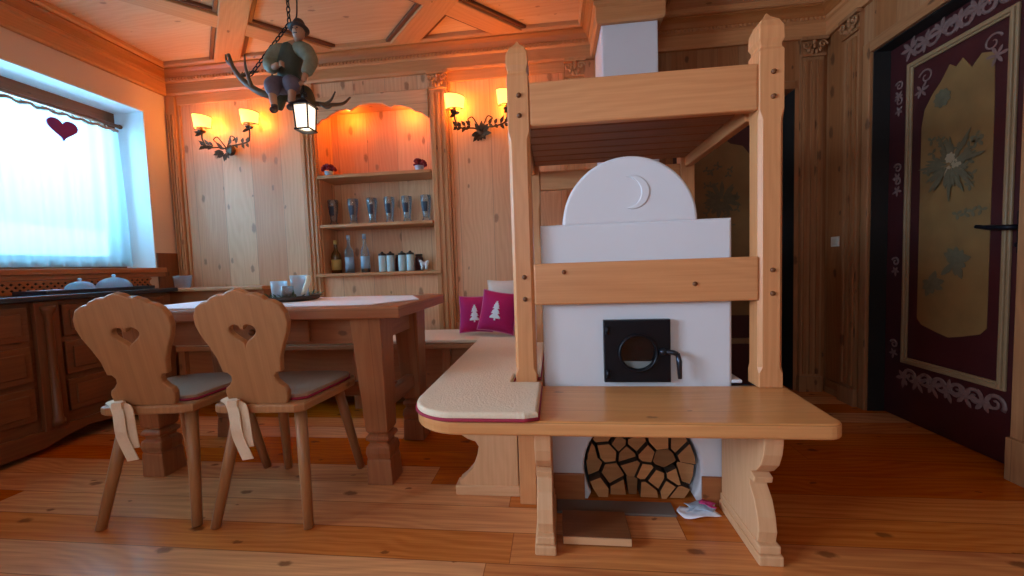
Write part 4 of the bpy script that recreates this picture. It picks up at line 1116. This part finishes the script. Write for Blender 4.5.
# ------------------------------------------------------------------ antler lamp with the carved figure
AX, AY = -1.235, 1.85
ant = thing('antler_chandelier', 'hanging antler lamp with a carved seated man holding a lit lantern', 'chandelier', (AX, AY, 1.6))
M_ANT = plain('antler_horn', srgb(96, 76, 58), .5, noise=.35, scale=40, bump=.4)
def P3(dx, dz, dy=0): return (AX+dx, AY+dy, 1.6+dz)
a_ = MB()
def horn(pts, r0, r1):
    L = spline(pts, 6); n = len(L); a_.tube(L, [r0+(r1-r0)*i/(n-1) for i in range(n)], 8)
horn([P3(.06, .14, .03), P3(-.06, .165, .03), P3(-.17, .185, .01), P3(-.26, .245, 0), P3(-.315, .315, 0), P3(-.338, .385, .0)], .022, .008)
horn([P3(-.225, .215, 0), P3(-.235, .30, -.02), P3(-.228, .36, -.03)], .010, .003)
horn([P3(-.285, .275, 0), P3(-.245, .305, .03), P3(-.225, .315, .05)], .011, .003)
horn([P3(-.13, .175, .02), P3(-.15, .25, .05), P3(-.16, .34, .06)], .010, .003)
horn([P3(-.318, .325, 0), P3(-.350, .355, 0), P3(-.352, .385, .0)], .008, .003)
horn([P3(.03, .14, .03), P3(.09, .15, .10), P3(.13, .19, .2), P3(.14, .25, .27)], .014, .005)
horn([P3(.09, .15, .10), P3(.125, .17, .10), P3(.15, .21, .10)], .009, .003)
horn([P3(.09, .14, .06), P3(.13, .11, .05), P3(.165, .115, .04)], .009, .003)
a_.ball(P3(.0, .15, .03), (.05, .035, .03))
a_.build('antlers', M_ANT, ant)
cm_ = MB()
def chain(p, q, l=.032):
    p, q = V(p), V(q); d = q-p; n = max(2, int(d.length/(l*.78))); rot = d.to_track_quat('Z', 'Y').to_matrix().to_4x4()
    for i in range(n):
        c = p + d*((i+.5)/n)
        ring = [(.008*math.cos(t), 0, l/2*math.sin(t)) for t in [2*PI*k/12 for k in range(12)]]
        cm_.tube(ring, .0028, 6, T(*c) @ rot @ RZ(PI/2*(i % 2)), closed=True)
HK = P3(-.008, .50, .0)
chain(P3(-.012, .965), HK); chain(HK, P3(-.23, .275)); chain(HK, P3(.035, .42))
cm_.lathe([(.05, 0), (.045, -.03), (.012, -.05), (.001, -.05)], 16, T(AX-.012, AY, ZC-.002))
cm_.build('chain', M_BLACK, ant)
cd = MB().tube(spline([P3(.0, .965, .01), P3(.03, .7, .01), P3(.028, .55, .01), P3(.01, .5, .01), P3(.02, .44, .02)], 5), .0035, 6).build('cord', M_BLACK, ant)
# the carved man: seated, leaning forward to the right, facing the camera and the lantern
M_SKIN = plain('painted_skin', srgb(176, 128, 98), .5, noise=.1, scale=60)
M_COAT = plain('green_coat', srgb(58, 62, 48), .6, noise=.45, scale=50)
M_SLEEVE = plain('grey_green_sleeve', srgb(120, 122, 102), .6, noise=.45, scale=50)
M_BREECH = plain('grey_violet_breeches', srgb(96, 88, 104), .6, noise=.35, scale=50)
M_HAT = plain('brown_hat', srgb(62, 44, 40), .6, noise=.2, scale=50)
bd = MB()
J = [(AX+.012+(q[0]-AX)*1.25, AY-.01+(q[1]-AY)*1.15, 1.6+.185+(q[2]-1.785)*1.08) for q in [P3(-.02, .19), P3(-.015, .27, -.01), P3(.01, .34, -.02), P3(.04, .362, -.04), P3(.062, .388, -.062),
     P3(-.05, .335, -.03), P3(-.07, .265, -.05), P3(-.02, .235, -.095), P3(.005, .24, -.105),
     P3(.065, .335, -.03), P3(.10, .27, -.05), P3(.085, .20, -.075), P3(.08, .17, -.08),
     P3(-.035, .18, -.07), P3(-.03, .16, -.105), P3(-.03, .09, -.10), P3(-.025, .055, -.10), P3(-.02, .045, -.13),
     P3(.02, .18, -.06), P3(.05, .165, -.10), P3(.035, .10, -.09), P3(.035, .065, -.09), P3(.04, .055, -.12)]]
Ed = [(0, 1), (1, 2), (2, 3), (3, 4), (2, 5), (5, 6), (6, 7), (7, 8), (2, 9), (9, 10), (10, 11), (11, 12), (0, 13), (13, 14), (14, 15), (15, 16), (16, 17), (0, 18), (18, 19), (19, 20), (20, 21), (21, 22)]
Rd = [q*.98 for q in [.042, .042, .046, .018, .030, .024, .019, .014, .013, .024, .018, .013, .012, .026, .022, .017, .012, .011, .026, .022, .017, .012, .011]]
bd.skin(J, Ed, Rd, 2)
# face and shirt front
hx, hy_, hz_ = J[4]
bd.ball((hx, hy_, hz_), (.026, .028, .034), 14, 10)
bd.ball((hx+.004, hy_-.028, hz_-.004), (.005, .009, .008), 8, 6)
for s in (-1, 1): bd.ball((hx+s*.026, hy_, hz_-.002), (.004, .007, .010), 8, 6)
for k in range(4):     # fingers round the lantern ring and the other hand at the belt
    bd.tube(spline([(J[12][0]-.010+.006*k, J[12][1]-.006, J[12][2]), (J[12][0]-.010+.006*k, J[12][1]-.016, J[12][2]-.008), (J[12][0]-.008+.005*k, J[12][1]-.010, J[12][2]-.018)], 3), .0032, 6)
    bd.tube(spline([(J[8][0]+.004, J[8][1]-.003, J[8][2]+.009-.006*k), (J[8][0]+.016, J[8][1]-.006, J[8][2]+.008-.006*k), (J[8][0]+.022, J[8][1]+.004, J[8][2]+.005-.006*k)], 3), .0032, 6)
bd.tube([(J[12][0]-.012, J[12][1], J[12][2]+.006), (J[12][0]-.020, J[12][1]-.006, J[12][2]-.006), (J[12][0]-.014, J[12][1]-.010, J[12][2]-.014)], .0034, 6)
body = bd.build('carved_man', M_SKIN, ant); body['label'] = 'carved seated man in green coat and hat'
ft = MB()
for s in (-1, 1): ft.ball((hx+s*.010, hy_-.026, hz_+.006), (.004, .003, .003), 8, 6)
ft.tube([(hx-.009, hy_-.026, hz_-.016), (hx, hy_-.029, hz_-.017), (hx+.009, hy_-.026, hz_-.016)], .002, 6)
ft.build('eyes_and_mouth', M_HAT, body)
mb = MB(); mb.skin([J[0], J[1], J[2], P3(.03, .362, -.025)], [(0, 1), (1, 2), (2, 3)], [.066, .060, .066, .034], 2)
for i, (s, dx, dy) in enumerate(((-1, -.065, -.02), (1, .055, .0))):    # coat tails
    mb.skin([P3(dx*.8, .21, dy*.5+.01), P3(dx*1.15, .14, dy+.01), P3(dx*1.3, .09, dy+.012)], [(0, 1), (1, 2)], [(.05, .032), (.05, .024), (.044, .014)], 2)
mb.build('coat', M_COAT, body)
mb = MB(); mb.skin([J[2], J[5], J[6], (J[7][0]-.006, J[7][1], J[7][2])], [(0, 1), (1, 2), (2, 3)], [.04, .047, .038, .026], 2)
mb.skin([J[2], J[9], J[10], J[11]], [(0, 1), (1, 2), (2, 3)], [.04, .044, .034, .024], 2)
mb.build('sleeves', M_SLEEVE, body)
mb = MB(); mb.skin([P3(-.01, .185, -.02), J[13], J[14], (J[15][0], J[15][1], J[15][2]+.02)], [(0, 1), (1, 2), (2, 3)], [.046, .045, .040, .028], 2)
mb.skin([P3(.0, .185, -.02), J[18], J[19], (J[20][0], J[20][1], J[20][2]+.02)], [(0, 1), (1, 2), (2, 3)], [.046, .045, .040, .028], 2)
mb.build('breeches', M_BREECH, body)
mb = MB()
for a, b, c in ((15, 16, 17), (20, 21, 22)): mb.skin([J[a], J[b], J[c]], [(0, 1), (1, 2)], [.014, .016, .014], 2)
mb.build('shoes', M_HAT, body)
mb = MB().lathe([(.001, .045), (.020, .043), (.026, .030), (.029, .012), (.045, .006), (.046, .002), (.028, .001)], 18, T(hx, hy_+.002, hz_+.012) @ RX(-.15)).build('hat', M_HAT, body)
mb = MB()
for i in range(22):
    a = PI*.05 + PI*.9*i/21; mb.ball((hx+.024*math.cos(a), hy_+.026*math.sin(a), hz_+.004), .007, 6, 5)
mb.build('hair', M_HAT, body)
# lantern
LX, LY, LZ = J[12][0]+.006, J[12][1]-.012, 1.606
lan = MB()
for s, t_ in ((-1, -1), (1, -1), (1, 1), (-1, 1)):
    lan.tube([(LX+s*.029, LY+t_*.029, LZ-.055), (LX+s*.034, LY+t_*.034, LZ+.05)], .004, 6)
lan.box((LX, LY, LZ-.058), (.070, .070, .008)); 
lan.loft([[(LX+s*h, LY+t_*h, z) for s, t_ in ((-1, -1), (1, -1), (1, 1), (-1, 1))] for h, z in ((.042, LZ+.048), (.042, LZ+.053), (.018, LZ+.076), (.010, LZ+.08), (.010, LZ+.09))])
lan.tube([(LX+.014*math.cos(t), LY, LZ+.100+.014*math.sin(t)) for t in [2*PI*k/14 for k in range(14)]], .0025, 6, closed=True)
lan.tube([(LX, LY, LZ+.112), (LX, LY, LZ+.150)], .003, 6)
L_ = lan.build('lantern', M_BLACK, ant, bevel=0)
g = MB()
def q4(h, z): return [(LX+s*h, LY+t_*h, z) for s, t_ in ((-1, -1), (1, -1), (1, 1), (-1, 1))]
g.loft([q4(.0275, LZ-.053), q4(.0325, LZ+.047)], g=2).build('lantern_glass', M_LANT, L_)
lamp('POINT', (LX, LY, LZ-.09), 1.2, (1, .75, .45), .03, name='lantern_light')

# switch
sw = thing('light_switch', 'small white switch plate on the panelled wall beside the painted door', 'switch', (XR, 2.70, .98))
MB().b2(XR-.008, XR, 2.665, 2.735, .95, 1.012).build('plate', plain('ivory_plastic', srgb(206, 196, 180), .4), sw, bevel=.002)
MB().b2(XR-.012, XR-.008, 2.68, 2.72, .963, .998).build('rocker', plain('ivory_rocker', srgb(196, 186, 170), .35), sw, bevel=.002)

# ------------------------------------------------------------------ outside: snow slope
sn = MB().add([(-60, -60, -2), (-60, 60, -2), (-6, 60, -2), (-6, -60, -2)], [(0, 3, 2, 1)], 0)
sn.add([(-60, -60, 9.5), (-60, 60, 7), (-25, 60, -2), (-25, -60, -2)], [(0, 3, 2, 1)], 0)
struct(sn.build('hill', M_SNOW))

# ------------------------------------------------------------------ light
w = bpy.data.worlds.new('sky'); SC.world = w; w.use_nodes = True
bg = w.node_tree.nodes['Background']; bg.inputs[0].default_value = (.26, .74, 1.0, 1); bg.inputs[1].default_value = 1.7
sun = bpy.data.lights.new('sun', 'SUN'); sun.energy = 2.6; sun.angle = .02; sun.color = (1, .95, .88)
so = bpy.data.objects.new('sun', sun); C.objects.link(so); so.rotation_euler = Euler((0, math.radians(48), math.radians(20)))
for y0, y1 in ((WY0, WY1), (VY0, VY1)):
    l = bpy.data.lights.new('portal', 'AREA'); l.shape = 'RECTANGLE'; l.size = WZ1-WZ0; l.size_y = y1-y0; l.cycles.is_portal = True
    o = bpy.data.objects.new('portal', l); C.objects.link(o); o.location = (XL-.33, (y0+y1)/2, (WZ0+WZ1)/2); o.rotation_euler = (0, -PI/2, 0)

def daylight(name, loc, rot, sx, sy, power, col):
    l = bpy.data.lights.new(name, 'AREA'); l.shape = 'RECTANGLE'; l.size = sx; l.size_y = sy; l.energy = power; l.color = col
    o = bpy.data.objects.new(name, l); C.objects.link(o); o.location = loc; o.rotation_euler = rot
daylight('sky_and_fill_light', (XL-.40, (VY0+VY1)/2, 1.55), (0, -PI/2+.15, 0), 1.1, 2.0, 195, (.64, .79, 1.0))
daylight('sky_and_fill_light', (XL-.62, (WY0+WY1)/2, 1.75), (0, -PI/2+.25, 0), 1.0, 1.8, 130, (.26, .64, 1.0))
daylight('sky_and_fill_light', (-.6, YF-.30, 1.60), (PI/2-.1, 0, 0), 1.8, 1.1, 18, (.75, .88, 1.0))  # fill lamp outside the added window behind the camera

# ------------------------------------------------------------------ camera
cam = bpy.data.cameras.new('camera'); cam.sensor_fit = 'HORIZONTAL'; cam.sensor_width = 36; cam.lens = 36*395/1024; cam.clip_start = .02
co_ = bpy.data.objects.new('camera', cam); C.objects.link(co_); SC.camera = co_
pt, yw, rl = math.radians(-3.27), math.radians(-6.35), math.radians(-1.925)
f = V((math.sin(yw)*math.cos(pt), math.cos(yw)*math.cos(pt), math.sin(pt))); ri = V((math.cos(yw), -math.sin(yw), 0)); up = ri.cross(f)
r1 = ri*math.cos(rl) + up*math.sin(rl); u1 = -ri*math.sin(rl) + up*math.cos(rl)
m = Matrix((r1, u1, -f)).transposed().to_4x4(); m.translation = V((0, 0, .9)); co_.matrix_world = m
vs_ = SC.view_settings; vs_.view_transform = 'Standard'; vs_.look = 'None'; vs_.gamma = 1; vs_.use_curve_mapping = False; vs_.exposure = 0.3
SC.cycles.use_denoising = True
SC.cycles.max_bounces = 10; SC.cycles.diffuse_bounces = 6; SC.cycles.transparent_max_bounces = 12; SC.cycles.sample_clamp_indirect = 6
